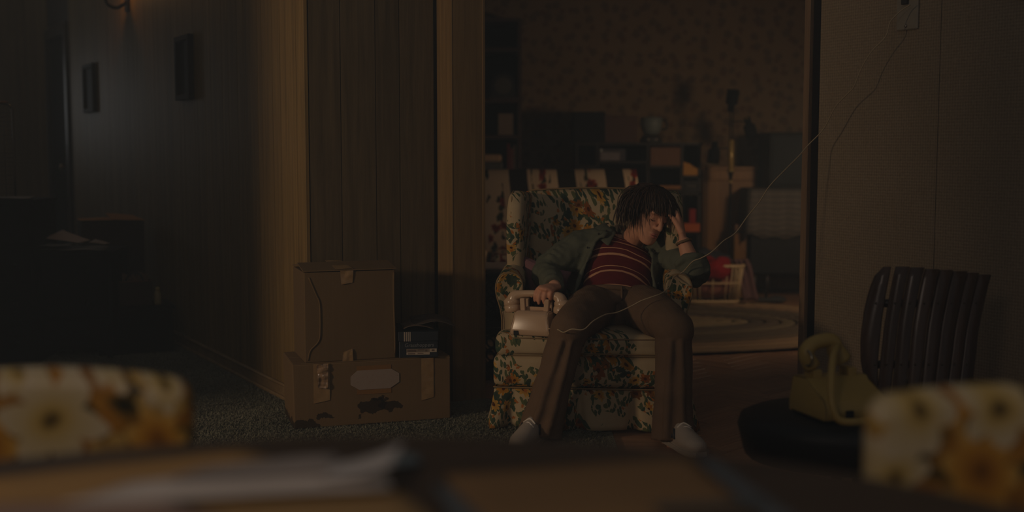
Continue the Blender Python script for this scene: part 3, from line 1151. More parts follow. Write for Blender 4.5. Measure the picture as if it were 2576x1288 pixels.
R_CURL = [(0.55, 0.75, 0.45), (0.60, 0.80, 0.45), (0.60, 0.80, 0.5), (0.45, 1.0, 0.7)]
rh = hand_parts(R_WR, rh_d, (0.02, -0.25, 1), 1, R_CURL, 0.15, (0.5, 0.35, 0.3))
L_CURL = [(0.12, 0.25, 0.15), (0.14, 0.25, 0.15), (0.16, 0.25, 0.15), (0.18, 0.3, 0.15)]
lh = hand_parts(L_WR, lh_d, (0.95, -0.32, 0.10), -1, L_CURL, 0.18, (0.35, 0.15, 0.15), 1.02)
body += rh + lh
body_me = fused(body, 0.0042, 3, off=PB)
pobj('body', body_me, M['skin'])

# lips, brows, lashes
lip = NT('lip_skin')
m_lip = lip.done(s2l((0.72, 0.44, 0.38)), 0.5, 0.3)
lb = tube([(-0.020, -0.0855, -0.060), (-0.010, -0.0985, -0.0525), (0, -0.0985, -0.0535), (0.010, -0.0985, -0.0525), (0.020, -0.0855, -0.060)], [0.0015, 0.0042, 0.0044, 0.0042, 0.0015], 8, 3)
add(lb, tube([(-0.018, -0.086, -0.061), (-0.008, -0.098, -0.0635), (0, -0.0985, -0.0645), (0.008, -0.098, -0.0635), (0.018, -0.086, -0.061)], [0.0015, 0.0045, 0.005, 0.0045, 0.0015], 8, 3))
obj('lips', shifted(hw(lb)), m_lip, person, True)
m_hair = NT('brown_hair')
hv = m_hair.obj()
m_hair = m_hair.done(m_hair.mix(m_hair.noise(hv, 60, 3), s2l((0.16, 0.115, 0.085)), s2l((0.31, 0.23, 0.16))), 0.45, 0.35)
for sx in (-1, 1):
    eb = tube([(sx * 0.012, -0.0885, 0.033), (sx * 0.028, -0.0905, 0.040), (sx * 0.046, -0.077, 0.037)], [0.003, 0.004, 0.002], 6, 4)
    obj('eyebrow', shifted(hw(eb)), m_hair, person, True)
    el = tube([(sx * 0.017, -0.080, 0.004), (sx * 0.031, -0.0825, -0.001), (sx * 0.045, -0.076, 0.003)], [0.0008, 0.0015, 0.0008], 6, 4)
    obj('eyelashes', shifted(hw(el)), m_hair, person, True)

# hair: a cap and many tapered locks falling from the crown
hair = bmesh.new()
cap_r = []
for (z, w, f, b) in [r for r in H_TAB if r[0] > 0.072]:
    cap_r.append([Vector((p.x, p.y + 0.012 * (1 if p.y < 0 else 0) + 0.004, p.z + 0.006)) for p in head_ring(z, w, f, b, 28, 1.10)])
add(hair, loft(cap_r))
back_cap = [[Vector((p.x * 1.07, max(p.y, 0.015) * 1.10, p.z)) for p in head_ring(z, w, f, b, 28, 1.0)] for (z, w, f, b) in H_TAB if -0.08 < z < 0.08]
add(hair, loft(back_cap))
G = HR.transposed() @ Vector((0, 0, -1))
rnd = random.Random(11)


def head_push(p, k=1.09):
    z = max(-0.112, min(0.110, p.z))
    for (a, b_) in zip(H_TAB[:-1], H_TAB[1:]):
        if a[0] <= z <= b_[0]:
            u = (z - a[0]) / (b_[0] - a[0])
            w, f, bk = [a[q] + (b_[q] - a[q]) * u for q in (1, 2, 3)]
            break
    cy = (f + bk) / 2
    q = ((p.x / (w * k)) ** 2 + ((p.y - cy) / ((bk - f) / 2 * k)) ** 2) ** 0.5
    if q < 1 and q > 1e-4:
        return Vector((p.x / q, cy + (p.y - cy) / q, p.z))
    return p


for i in range(1700):
    az = rnd.uniform(-PI, PI)
    el = rnd.uniform(0.25, 1.5)
    root = Vector((math.cos(el) * math.sin(az) * 0.074, 0.008 - math.cos(el) * math.cos(az) * 0.092, 0.02 + math.sin(el) * 0.092))
    front = math.cos(az) * math.cos(el)
    if front > 0.72 and root.z < 0.075:
        continue
    if front > 0.30 and root.x < 0.015 and root.z < 0.085 and rnd.random() < 0.75:
        continue
    side = root.x
    out_d = Vector((root.x * 1.2 + 0.02 * (1 if front > 0 else 0), root.y - 0.03, 0.0)).normalized()
    dirv = (out_d * 0.9 + Vector((rnd.uniform(-0.35, 0.35), rnd.uniform(-0.35, 0.35), 0.05))).normalized()
    if front > 0.45:
        L = rnd.uniform(0.022, 0.045)
        if side > 0.008:
            L += rnd.uniform(0.030, 0.065)
        elif rnd.random() < 0.12:
            L += 0.03
    elif front > -0.2:
        L = rnd.uniform(0.10, 0.16) if side > 0 else (rnd.uniform(0.04, 0.075) if front > 0.1 else rnd.uniform(0.08, 0.135))
    else:
        L = rnd.uniform(0.15, 0.24)
    p = root.copy()
    p.z += 0.008
    pts = [p]
    lift = rnd.uniform(1.05, 1.13)
    for st in range(7):
        g = 0.30 + 0.06 * st
        dirv = (dirv * (1 - g) + G * g + Vector((rnd.uniform(-1, 1), rnd.uniform(-1, 1), rnd.uniform(-1, 1))) * 0.17).normalized()
        p = head_push(p + dirv * L / 7, lift - 0.010 * st)
        pts.append(p)
    r0 = rnd.uniform(0.0022, 0.0050)
    add_l = tube(pts, [r0 * x for x in (0.7, 1, 1, 0.95, 0.85, 0.65, 0.4, 0.08)], 5, 1, flat=[(1, 0.6)] * 8)
    add(hair, add_l)
obj('hair', shifted(hw(hair)), m_hair, person, True)

# shirt: lofted knit, stripes follow the body
fs = [i / 40 for i in range(1, 39)]
rs, al = [], []
acc = 0.0
prevc = None
for f in fs:
    c = torso(f)[0]
    acc += (c - prevc).length if prevc is not None else 0
    prevc = c
    rs.append([tpoint(f, 2 * PI * i / 40, 0.0, 0.0) for i in range(40)])
    al.append(acc)
shirt = loft(rs)
me_s = bpy.data.meshes.new('shirt')
shirt.to_mesh(me_s)
shirt.free()
at = me_s.attributes.new('along', 'FLOAT', 'POINT')
vals = []
for k_, a in enumerate(al):
    for i in range(40):
        sag = 0.012 * math.cos(2 * PI * i / 40 * 2) + 0.006 * mnoise.noise(Vector((i * 0.3, a * 20, 0)))
        vals.append(a + sag)
at.data.foreach_set('value', vals)
sno = [x.vector.copy() for x in me_s.vertex_normals]
for v_, nn_ in zip(me_s.vertices, sno):
    p = v_.co.copy()
    v_.co = p + nn_ * 0.006 * (mnoise.noise(Vector((p.x * 8, p.y * 8, p.z * 30))) + 0.4 * mnoise.noise(p * 30)) - PB
pobj('shirt', me_s, attr_stripes())
obj('collar_band', shifted(tube([tpoint(0.935, 2 * PI * i / 16, 0.004, 0.004) for i in range(17)], 0.006, 6, 2)), plain(74, 30, 30), person, True)

# jacket: open front shell, sleeves, collar, rolled cuff
M['jacket'] = cloth('green_denim', (84, 86, 72), (110, 112, 94), 20, 0.3)


def edge_ang(f):
    """opening edges (image left, image right), radians; front is -90"""
    tab = [(0.0, -176, -14), (0.2, -162, -30), (0.45, -138, -52), (0.65, -126, -64), (0.85, -128, -62), (1.0, -142, -46)]
    for a, b_ in zip(tab[:-1], tab[1:]):
        if a[0] <= f <= b_[0]:
            u = (f - a[0]) / (b_[0] - a[0])
            return math.radians(a[1] + (b_[1] - a[1]) * u), math.radians(a[2] + (b_[2] - a[2]) * u)
    return math.radians(-140), math.radians(-40)


jr = []
for j in range(24):
    f = 0.02 + 0.93 * j / 23
    l, r = edge_ang(f)
    l += 2 * PI
    row = []
    n_ = 44
    for i in range(n_):
        u = i / (n_ - 1)
        a = r + (l - r) * u
        e = math.exp(-(min(u, 1 - u) / 0.06) ** 2)
        row.append(tpoint(f, a, 0.020 + 0.012 * e, 0.022 + 0.016 * e))
    jr.append(row)
jb = loft(jr, closed=False)
jme = evaluated(jb, [('SOLIDIFY', dict(thickness=0.013, offset=0.0))])
jb = bmesh.new()
jb.from_mesh(jme)
bpy.data.meshes.remove(jme)
parts_j = [jb]
parts_j.append(tube([T_C[4] + Vector((-0.05, 0.02, -0.015)), R_SH + Vector((0.008, 0, -0.008)), R_SH.lerp(R_EL, 0.5) + Vector((0, 0, 0.0)), R_EL, R_EL.lerp(R_WR, 0.5), R_WR.lerp(R_EL, 0.08)], [0.062, 0.074, 0.074, 0.066, 0.054, 0.042], 16, 4))
parts_j.append(tube([T_C[4] + Vector((0.05, 0.02, -0.015)), L_SH + Vector((-0.008, 0, -0.008)), L_SH.lerp(L_EL, 0.5), L_EL + Vector((0.012, 0.0, -0.012)), L_EL.lerp(L_WR, 0.26)], [0.062, 0.074, 0.074, 0.070, 0.056], 16, 4))
# rolled cuff
cd = (L_WR - L_EL).normalized()
cc_ = L_EL.lerp(L_WR, 0.30)
u1 = cd.orthogonal().normalized()
u2 = cd.cross(u1)
parts_j.append(tube([cc_ + (u1 * math.cos(a) + u2 * math.sin(a)) * (0.053 + 0.006 * math.sin(3 * a)) + cd * 0.008 * math.sin(2 * a + 1) for a in [2 * PI * i / 14 for i in range(15)]], 0.0155, 8, 2))
cdr = (R_WR - R_EL).normalized()
v1 = cdr.orthogonal().normalized()
v2 = cdr.cross(v1)
parts_j.append(tube([R_EL.lerp(R_WR, 0.86) + (v1 * math.cos(a) + v2 * math.sin(a)) * 0.040 for a in [2 * PI * i / 14 for i in range(15)]], 0.008, 8, 2))
# shoulder folds
for q in range(5):
    f = 0.25 + 0.13 * q
    m0 = R_SH.lerp(R_EL, f) + Vector((0.0, -0.055, 0.025))
    parts_j.append(tube([m0 + Vector((-0.035, 0.01, 0.03)), m0, m0 + Vector((0.045, 0.015, -0.035))], [0.004, 0.014, 0.004], 8, 3))
for q in range(4):
    f = 0.35 + 0.17 * q
    m0 = L_SH.lerp(L_EL, f) + Vector((0.0, -0.05, 0.02))
    parts_j.append(tube([m0 + Vector((0.04, 0.01, 0.03)), m0, m0 + Vector((-0.04, 0.01, -0.03))], [0.004, 0.014, 0.004], 8, 3))
jk = pobj('jacket', fused(parts_j, 0.0065, 2, 0.009, 15, PB), M['jacket'])
# collar leaves
for sgn in (-1, 1):
    e_l, e_r = edge_ang(0.90)
    a0 = e_l if sgn < 0 else e_r
    a_b = math.radians(-215) if sgn < 0 else math.radians(35)
    rows = []
    for j in range(6):
        w_ = j / 5
        rows.append([tpoint(0.95 - 0.02 * u, a0 + (a_b - a0) * u, 0.018 + 0.070 * w_, 0.018 + 0.060 * w_) + Vector((0, -0.012 * w_, 0.026 - 0.050 * w_ ** 1.5 - 0.020 * w_ * (1 - u))) for u in [i / 9 for i in range(10)]])
    cme = evaluated(loft(rows, closed=False), [('SOLIDIFY', dict(thickness=0.006, offset=0.0)), ('SUBSURF', dict(levels=1, render_levels=1))])
    for v_ in cme.vertices:
        v_.co -= PB
    obj_me('collar', cme, M['jacket'], jk)
for q, f in enumerate((0.30, 0.48, 0.66, 0.82)):
    l, r = edge_ang(f)
    c_ = tpoint(f, r + 0.10, 0.048, 0.052)
    l_ = tpoint(f, l - 0.10, 0.048, 0.052)
    for c0 in (c_, l_):
        obj('button', shifted(ellipsoid(c0, (0.0045, 0.003, 0.0045), seg=10, rings=6)), plain(40, 34, 28, 0.3), jk, True)

# trousers
M['cord'] = corduroy()
wst = torso(0.16)
tp = [loft([[tpoint(f, 2 * PI * i / 24, 0.006 + k_, 0.010 + k_) for i in range(24)] for f, k_ in ((0.0, 0.0), (0.05, 0.006), (0.11, 0.006), (0.15, 0.002))])]
tp.append(tube([R_HIP + Vector((-0.02, 0.04, 0.02)), (R_HIP + L_HIP) / 2 + Vector((0, 0.0, -0.005)), L_HIP + Vector((0.02, 0.04, 0.02))], [0.09, 0.095, 0.09], 16, 4))
for hip, kn, an, sx in ((R_HIP, R_KN, R_AN, -1), (L_HIP, L_KN, L_AN, 1)):
    hem = an + Vector((0, -0.005, -0.015))
    tp.append(tube([hip + Vector((0, 0.03, 0.0)), hip.lerp(kn, 0.35) + Vector((0, 0, 0.012)), hip.lerp(kn, 0.72) + Vector((0, 0, 0.008)), kn + Vector((0, 0.012, -0.005))], [0.098, 0.096, 0.084, 0.074], 18, 4, round_end=True))
    tp.append(tube([kn + Vector((0, 0.03, -0.01)), kn.lerp(an, 0.25) + Vector((0, 0.018, 0)), kn.lerp(an, 0.55), kn.lerp(an, 0.85), hem], [0.072, 0.072, 0.072, 0.080, 0.088], 18, 4))
    tp.append(ellipsoid(kn + Vector((0, 0.018, -0.012)), (0.079, 0.082, 0.080)))
    for q in range(6):
        m0 = hip.lerp(kn, 0.15 + 0.14 * q) + Vector((0, -0.03, 0.075 - 0.004 * q))
        tp.append(tube([m0 + Vector((-0.055, 0.02, -0.01)), m0, m0 + Vector((0.055, -0.01, -0.012))], [0.003, 0.012, 0.003], 8, 3))
    for q in range(2):
        top_ = kn.lerp(an, 0.10) + Vector((-0.02 + 0.04 * q, -0.050, 0))
        bot_ = hem + Vector((-0.035 + 0.06 * q, -0.074, 0.02))
        tp.append(tube([top_, top_.lerp(bot_, 0.5) + Vector((0, 0.000, 0)), bot_], [0.010, 0.016, 0.016], 8, 4))
trz = pobj('trousers', fused(tp, 0.0065, 3, 0.005, 11, PB), M['cord'])
wb = tube([tpoint(0.142, 2 * PI * i / 20, 0.014, 0.016) for i in range(21)], 0.012, 8, 2, flat=[(1, 1)] * 21)
obj('waistband', shifted(wb), M['cord'], trz, True)
obj('fly_flap', shifted(tube([tpoint(0.14, -PI / 2 + 0.02, 0.014, 0.02), tpoint(0.06, -PI / 2 + 0.02, 0.014, 0.024), tpoint(0.0, -PI / 2 + 0.02, 0.012, 0.024)], [0.014, 0.016, 0.010], 8, 3, flat=[(1, 0.35)] * 3)), M['cord'], trz, True)

# sneakers
M['white_shoe'] = plain(168, 154, 140, 0.6, 0.3, 0.1)


def shoe(an, dr):
    d = Vector((dr[0], dr[1], 0)).normalized()
    s_ = Vector((-d.y, d.x, 0))
    g = Vector((an.x, an.y, 0.022)) - d * 0.055
    secs = [(0.0, 0.028, 0.075), (0.03, 0.036, 0.088), (0.08, 0.038, 0.090), (0.13, 0.041, 0.074), (0.18, 0.046, 0.056), (0.225, 0.045, 0.044), (0.255, 0.036, 0.035), (0.272, 0.018, 0.026)]
    up = []
    for (l_, w_, h_) in secs:
        c = g + d * l_
        up.append([c + s_ * (w_ * math.cos(a)) + Vector((0, 0, 0.012 + max(0, math.sin(a)) ** 0.8 * h_ if math.sin(a) > 0 else 0.012 + math.sin(a) * 0.010)) for a in [2 * PI * i / 18 for i in range(18)]])
    so = obj('shoe', shifted(loft(up)), M['white_shoe'], person, True)
    sl = []
    for (l_, w_, h_) in secs:
        sl.append((g + d * (l_ * 1.015 - 0.003), w_ + 0.004))
    poly = [(c + s_ * w_) for c, w_ in sl] + [(c - s_ * w_) for c, w_ in sl[::-1]]
    obj('sole', shifted(prism([(p.x, p.y) for p in poly], 0.012, 0.036, 0.004)), plain(170, 158, 144), so)
    for q in range(5):
        l_ = 0.130 + 0.019 * q
        hz = 0.090 - 0.0100 * q * 1.0
        c = g + d * l_ + Vector((0, 0, hz - 0.012))
        obj('lace', shifted(tube([c - s_ * 0.026 + Vector((0, 0, -0.006)), c + Vector((0, 0, 0.010)), c + s_ * 0.026 + d * 0.012 + Vector((0, 0, -0.006))], 0.0035, 6, 3)), plain(226, 214, 200), so, True)
    for sx in (-1, 1):
        for q in range(3):
            c = g + d * (0.10 + 0.02 * q) + s_ * sx * 0.0435 + Vector((0, 0, 0.032))
            obj('stripe', shifted(tube([c, c - d * 0.02 - s_ * sx * 0.008 + Vector((0, 0, 0.035))], 0.004, 6, 2)), plain(46, 46, 52), so, True)


shoe(R_AN + Vector((-0.01, 0.0, 0)), (-0.42, -1))
shoe(L_AN + Vector((0.005, -0.01, 0)), (0.35, -1))

# bracelet
bc = L_WR - cd * 0.012
br = tube([bc + (u1 * math.cos(a) + u2 * math.sin(a)) * 0.0315 for a in [2 * PI * i / 18 for i in range(19)]], 0.0055, 6, 2)
obj('bracelet', shifted(wrinkle_bm(br, 0.003, 130)), plain(120, 96, 66, 0.5), person, True)

# ================================================================== TELEPHONE ON THE CHAIR SEAT
M['beige'] = plain(198, 166, 134, 0.25, 0.5, 0.04)
PH = Vector((0.100, 4.815, 0.389))
PH_RZ = -0.36
phone = thing('telephone', 'beige desk telephone with its handset in the cradle on the armchair seat', 'telephone', PH, PH_RZ)
phone.scale = (1.1, 1.0, 1.08)
prof = [(-0.085, 0.0), (0.105, 0.0), (0.112, 0.025), (0.05, 0.062), (0.0, 0.088), (-0.055, 0.090), (-0.075, 0.078), (-0.090, 0.018)]
rings = []
for x, k in ((-0.078, 0.93), (-0.070, 1.0), (0.070, 1.0), (0.078, 0.93)):
    rings.append([Vector((x * (1.04 - z * 2.2), y * k, 0.002 + z * (k if z > 0.03 else 1))) for y, z in prof])
pb = loft(rings)
bmesh.ops.bevel(pb, geom=list(pb.edges), offset=0.006, segments=3, affect='EDGES', profile=0.5)
obj('base', pb, M['beige'], phone, True)
for sx in (-1, 1):
    obj('cradle_post', box((sx * 0.046, -0.020, 0.106), (0.019, 0.020, 0.058), 0.003, rot=Matrix.Rotation(sx * 0.06, 3, 'Y')), M['beige'], phone)
    obj('cradle_post', box((sx * 0.046, 0.025, 0.108), (0.019, 0.016, 0.05), 0.003), M['beige'], phone)
obj('plunger_bar', bxx(-0.040, 0.040, -0.006, 0.008, 0.088, 0.102, 0.003), M['beige'], phone)
obj('cord_socket', bxx(-0.060, -0.042, -0.092, -0.086, 0.004, 0.020, 0.001), plain(24, 26, 26), phone)
hs = Vector((0, 0.004, 0.143))
obj('handset', tube([hs + Vector((-0.095, 0, -0.030)), hs + Vector((-0.088, 0, -0.006)), hs + Vector((-0.060, 0, 0.004)), hs + Vector((0, 0, 0.008)), hs + Vector((0.060, 0, 0.004)), hs + Vector((0.088, 0, -0.006)), hs + Vector((0.095, 0, -0.030))], [0.027, 0.023, 0.015, 0.0135, 0.015, 0.023, 0.027], 14, 4, flat=[(1, 1)] * 7), M['beige'], phone, True)
hso = phone.children[-1]
for sx in (-1, 1):
    cp = lathe([(0.020, -0.004), (0.029, -0.002), (0.031, 0.008), (0.031, 0.020), (0.029, 0.022), (0.029, 0.025), (0.031, 0.027), (0.028, 0.045), (0.015, 0.055), (0, 0.057)], 20)
    R_ = Matrix.Rotation(sx * 0.18, 3, 'Y')
    for v_ in cp.verts:
        v_.co = R_ @ v_.co + hs + Vector((sx * 0.094, 0, -0.062))
    obj('cup', cp, M['beige'], hso, True)

# the long cord to the wall plate
M['cord_white'] = plain(176, 156, 124, 0.45, 0.4, 0.05)
cpx = [(1301, 829, 4.80), (1318, 818, 4.785), (1332, 823, 4.775), (1352, 813, 4.765), (1372, 826, 4.755), (1400, 828, 4.58), (1418, 836, 4.53), (1438, 828, 4.51), (1468, 829, 4.51), (1492, 808, 4.54), (1524, 791, 4.60), (1552, 786, 4.64),
       (1588, 770, 4.66), (1612, 757, 4.66), (1640, 747, 4.66), (1664, 738, 4.68), (1684, 722, 4.76), (1694, 698, 4.84), (1718, 684, 4.88), (1742, 658, 4.83), (1762, 650, 4.82), (1790, 634, 4.8), (1820, 606, 4.82), (1850, 586, 4.85), (1880, 545, 4.88),
       (1910, 508, 4.9), (1936, 468, 4.92), (1976, 426, 4.95), (2010, 392, 4.98), (2034, 364, 4.99), (2072, 324, 4.96), (2102, 268, 4.9), (2132, 236, 4.84), (2148, 218, 4.81), (2166, 174, 4.78), (2192, 130, 4.74), (2228, 92, 4.7), (2240, 54, 4.69), (2268, 26, 4.68), (2290, 12, 4.66)]
cord = obj('phone_wire', tube([P(*c) for c in cpx], 0.0026, 6, 4), M['cord_white'], None, True)
tag(cord, 'long cream telephone cord stretched from the armchair seat up to the wall plate', 'cord')

# wall plate
WN = Matrix.Rotation(math.atan2(D_AL.y, D_AL.x), 3, 'Z')      # local x along the wall, -y... out of the wall is -(N)


def on_wall(base, t_, z, out=0.0):
    return base + D_AL * t_ + N_LF * out + Vector((0, 0, z))


pl0 = R0 + D_AL * 0.492
plate = thing('wall_plate', 'off-white telephone wall plate high on the right wall with a cord in it', 'plate', on_wall(pl0, 0, 1.60, 0.001))


def wbox(t0, t1, z0, z1, o0, o1, bev, base):
    p_, q_ = base + D_AL * t0 + N_LF * o1, base + D_AL * t1 + N_LF * o1
    return slab(p_, q_, z0, z1, o1 - o0, N_LF, bev)


def rel(bm, base):
    for v_ in bm.verts:
        v_.co -= Vector(base)
    return bm


pbase = plate.location
obj('cover', rel(wbox(0, 0.105, 1.602, 1.80, 0.0, 0.012, 0.004, pl0), pbase), plain(150, 140, 122, 0.4), plate)
for (t_, z_) in ((0.052, 1.617), (0.052, 1.775)):
    obj('screw', rel(ellipsoid(on_wall(pl0, t_, z_, 0.013), (0.006, 0.006, 0.006), seg=10, rings=6), pbase), plain(150, 140, 130, 0.25, metal=1.0), plate, True)
obj('jack', rel(wbox(0.035, 0.062, 1.70, 1.735, 0.012, 0.028, 0.002, pl0), pbase), plain(60, 56, 50, 0.4), plate)

# dark scalloped plaque at the top corner
sc_b = R0 + D_AL * 1.02
pq = thing('wall_plaque', 'dark scalloped plaque at the top of the right wall', 'plaque', on_wall(sc_b, 0.07, 1.66, 0.001))
poly = []
for i in range(40):
    a = 2 * PI * i / 40
    r_ = 0.075 * (1 + 0.12 * abs(math.cos(3 * a)))
    poly.append((r_ * math.cos(a), r_ * math.sin(a) * 1.1))
bmq = prism(poly, 0.0, 0.02, 0.004)
bmq2 = prism([(x * 0.6, y * 0.6) for x, y in poly], 0.02, 0.03, 0.004)
Rq = Matrix((D_AL, Vector((0, 0, 1)), D_AL.cross(Vector((0, 0, 1))))).transposed()
if (Rq @ Vector((0, 0, 1))).dot(N_LF) < 0:
    Rq = Matrix((-D_AL, Vector((0, 0, 1)), (-D_AL).cross(Vector((0, 0, 1))))).transposed()
for b_, nm in ((bmq, 'rim'), (bmq2, 'centre')):
    for v_ in b_.verts:
        v_.co = Rq @ v_.co + Vector((0, 0, 0.09))
    obj(nm, b_, plain(44, 36, 30, 0.5), pq)

# ================================================================== CARDBOARD BOXES
F0 = PZ(738, 1080, 0.012)
RZB = 0.31
lowbox = thing('cardboard_box', 'wide stained cardboard box on the carpet with an eight-sided paper label', 'box', F0, RZB)
LW, LD, LH = 0.655, 0.305, 0.262
M['card_low'] = cardboard('stained_cardboard', [(0.33, 0.075, 0.065, 0.030), (0.40, 0.07, 0.05, 0.022), (0.27, 0.045, 0.010, 0.010), (0.05, 0.012, 0.055, 0.030), (0.13, 0.045, 0.035, 0.010), (0.36, 0.10, 0.03, 0.012)])
cbm = bxx(0, LW, 0, LD, 0, LH, 0.004)
for v_ in cbm.verts:
    if v_.co.z < 0.1 and v_.co.x < 0.1:
        v_.co.x += 0.004
obj('body', cbm, M['card_low'], lowbox)
for (x0, x1, y0, y1) in ((0.002, LW - 0.002, 0.002, LD / 2 - 0.002), (0.002, LW - 0.002, LD / 2 + 0.002, LD - 0.002)):
    obj('flap', bxx(x0, x1, y0, y1, LH, LH + 0.004, 0.001), M['card_low'], lowbox)
t = NT('packing_tape')
M['tape'] = t.done(t.mix(t.noise(t.obj(), 40, 3), s2l((0.52, 0.40, 0.26)), s2l((0.66, 0.54, 0.38))), 0.16, 0.6)
for (x0, w_, z0) in ((0.083, 0.066, 0.10), (0.53, 0.052, 0.085)):
    sh = sheet([(x0, -0.001, z0), (x0 + w_, -0.001, z0 + 0.01), (x0 + w_, -0.001, LH), (x0, -0.001, LH)], 10, 16, 0.003, 30, 0.0005)
    obj('tape', sh, M['tape'], lowbox)
crk = sheet([(0.10, -0.003, 0.165), (0.140, -0.003, 0.160), (0.143, -0.003, 0.262), (0.095, -0.003, 0.262)], 9, 12, 0.014, 55, 0.0006)
t = NT('clear_tape')
M['clear'] = t.done(s2l((0.60, 0.48, 0.36)), 0.12, 0.8)
obj('loose_tape', crk, M['clear'], lowbox, False)
t = NT('label_paper')
v = t.obj()
sp = t.n('ShaderNodeSeparateXYZ', Vector=v)
line = t.math('FRACT', t.math('MULTIPLY', sp.outputs[2], 38.0))
scr = t.noise(t.stretch(v, (90, 1, 150)), 1.0, 4, 0.8)
inkm = t.math('MULTIPLY', t.math('GREATER_THAN', scr, 0.60), t.math('LESS_THAN', t.math('ABSOLUTE', t.math('SUBTRACT', line, 0.5)), 0.30))
M['label'] = t.done(t.mix(t.math('MULTIPLY', inkm, 0.45), s2l((0.60, 0.53, 0.48)), s2l((0.50, 0.28, 0.20))), 0.8, 0.2)
lx, lz, lw2, lh2 = 0.335, 0.185, 0.101, 0.040
octo = [(lx - lw2, lz - 0.018), (lx - lw2 + 0.036, lz - lh2), (lx + lw2 - 0.038, lz - lh2), (lx + lw2, lz - 0.016), (lx + lw2, lz + 0.020), (lx + lw2 - 0.032, lz + lh2), (lx - lw2 + 0.028, lz + lh2), (lx - lw2, lz + 0.016)]
lbm = prism(octo, 0, 0.0012)
for v_ in lbm.verts:
    v_.co = Vector((v_.co.x, -0.002 + v_.co.z * -1, v_.co.y))
bmesh.ops.recalc_face_normals(lbm, faces=lbm.faces)
obj('paper_label', lbm, M['label'], lowbox)
obj('backing_card', bxx(lx - 0.075, lx + 0.068, -0.0018, 0.001, lz - 0.060, lz + 0.058, 0.0), cardboard('label_backing', False, (134, 96, 54)), lowbox)

U0 = Vector((F0.x, F0.y, 0)) + Matrix.Rotation(RZB, 3, 'Z') @ Vector((0.052, 0.006, 0)) + Vector((0, 0, 0.012 + LH + 0.004))
RZU = 0.33
upbox = thing('cardboard_box', 'tall square cardboard box with folded top, on the wide stained box', 'box', U0, RZU)
UW, UD, UH = 0.374, 0.285, 0.366
M['card_up'] = cardboard('plain_cardboard', False, (110, 88, 60))
obj('body', bxx(0, UW, 0, UD, 0, UH, 0.004), M['card_up'], upbox)
for k_, (x0, x1, y0, y1, tilt) in enumerate(((-0.004, UW + 0.004, -0.006, UD / 2 + 0.004, 0.020), (-0.002, UW + 0.002, UD / 2 + 0.002, UD + 0.004, 0.012))):
    fb = box(((x0 + x1) / 2, (y0 + y1) / 2, UH + 0.006), (x1 - x0, y1 - y0, 0.005), 0.001)
    for v_ in fb.verts:
        u = (v_.co.y - y0) / (y1 - y0)
        v_.co.z += tilt * (u if k_ == 0 else 1 - u)
    obj('flap', fb, M['card_up'], upbox)
obj('tape', sheet([(0.150, -0.007, UH - 0.052), (0.196, -0.008, UH - 0.046), (0.200, -0.008, UH + 0.004), (0.146, -0.008, UH + 0.004)], 8, 8, 0.006, 45, 0.0006), M['tape'], upbox)
obj('tape', sheet([(0.130, 0.0, UH + 0.009), (0.200, -0.006, UH + 0.009), (0.185, 0.19, UH + 0.027), (0.120, 0.19, UH + 0.027)], 8, 8, 0.004, 30, 0.0006), M['tape'], upbox)
obj('tape', sheet([(0.150, -0.003, 0.0), (0.195, -0.003, 0.0), (0.192, -0.003, 0.050), (0.155, -0.003, 0.038)], 8, 8, 0.006, 60, 0.0006), M['tape'], upbox)
# crease along the left of the front face
obj('crease', tube([(0.020, -0.0012, UH - 0.02), (0.048, -0.0020, UH - 0.09), (0.062, -0.0022, UH - 0.13), (0.063, -0.0022, 0.13), (0.055, -0.002, 0.085), (0.022, -0.0015, 0.05), (0.012, -0.001, 0.01)], 0.0035, 6, 4, flat=[(1, 0.6)] * 7), M['card_up'], upbox, True)
obj('edge_wear', tube([(UW - 0.003, -0.0005, 0.02), (UW - 0.004, -0.0015, 0.12), (UW - 0.007, -0.0018, 0.24), (UW - 0.006, -0.0005, UH - 0.01)], 0.004, 6, 4), M['card_up'], upbox, True)

S0 = Vector((F0.x, F0.y, 0)) + Matrix.Rotation(RZB, 3, 'Z') @ Vector((0.440, 0.012, 0)) + Vector((0, 0, 0.012 + LH + 0.004))
RZS = 0.12
shoebox = thing('shoebox', 'dark blue shoebox with white stripes and a size label, beside the tall box', 'shoebox', S0, RZS)
M['navy'] = plain(38, 42, 48, 0.5, 0.3, 0.08)
obj('body', bxx(0, 0.160, 0, 0.26, 0, 0.10, 0.002), M['navy'], shoebox)
obj('lid', bxx(-0.004, 0.163, -0.005, 0.264, 0.068, 0.108, 0.003), M['navy'], shoebox)
lid = shoebox.children[-1]
for q in range(4):
    obj('stripe', bxx(0.020 + 0.0078 * q, 0.0238 + 0.0078 * q, -0.0058, -0.005, 0.069, 0.1085), plain(178, 162, 146), lid)
obj('stripe', bxx(-0.0005, 0.0035, -0.0012, 0.0, 0, 0.068), plain(82, 84, 90), shoebox)
obj('size_label', add(bxx(0.030, 0.126, -0.0012, 0.0, 0.012, 0.036), bxx(0.03, 0.155, -0.0012, 0.0, 0.022, 0.0365)), plain(172, 156, 138), shoebox)
sl_o = shoebox.children[-1]
for (x0, x1, z0, z1) in ((0.034, 0.070, 0.024, 0.033), (0.076, 0.104, 0.030, 0.034), (0.076, 0.100, 0.016, 0.019), (0.108, 0.116, 0.025, 0.033), (0.036, 0.066, 0.0145, 0.018), (0.134, 0.146, 0.026, 0.033)):
    obj('print', bxx(x0, x1, -0.0017, -0.0012, z0, z1), plain(96, 80, 70), sl_o)


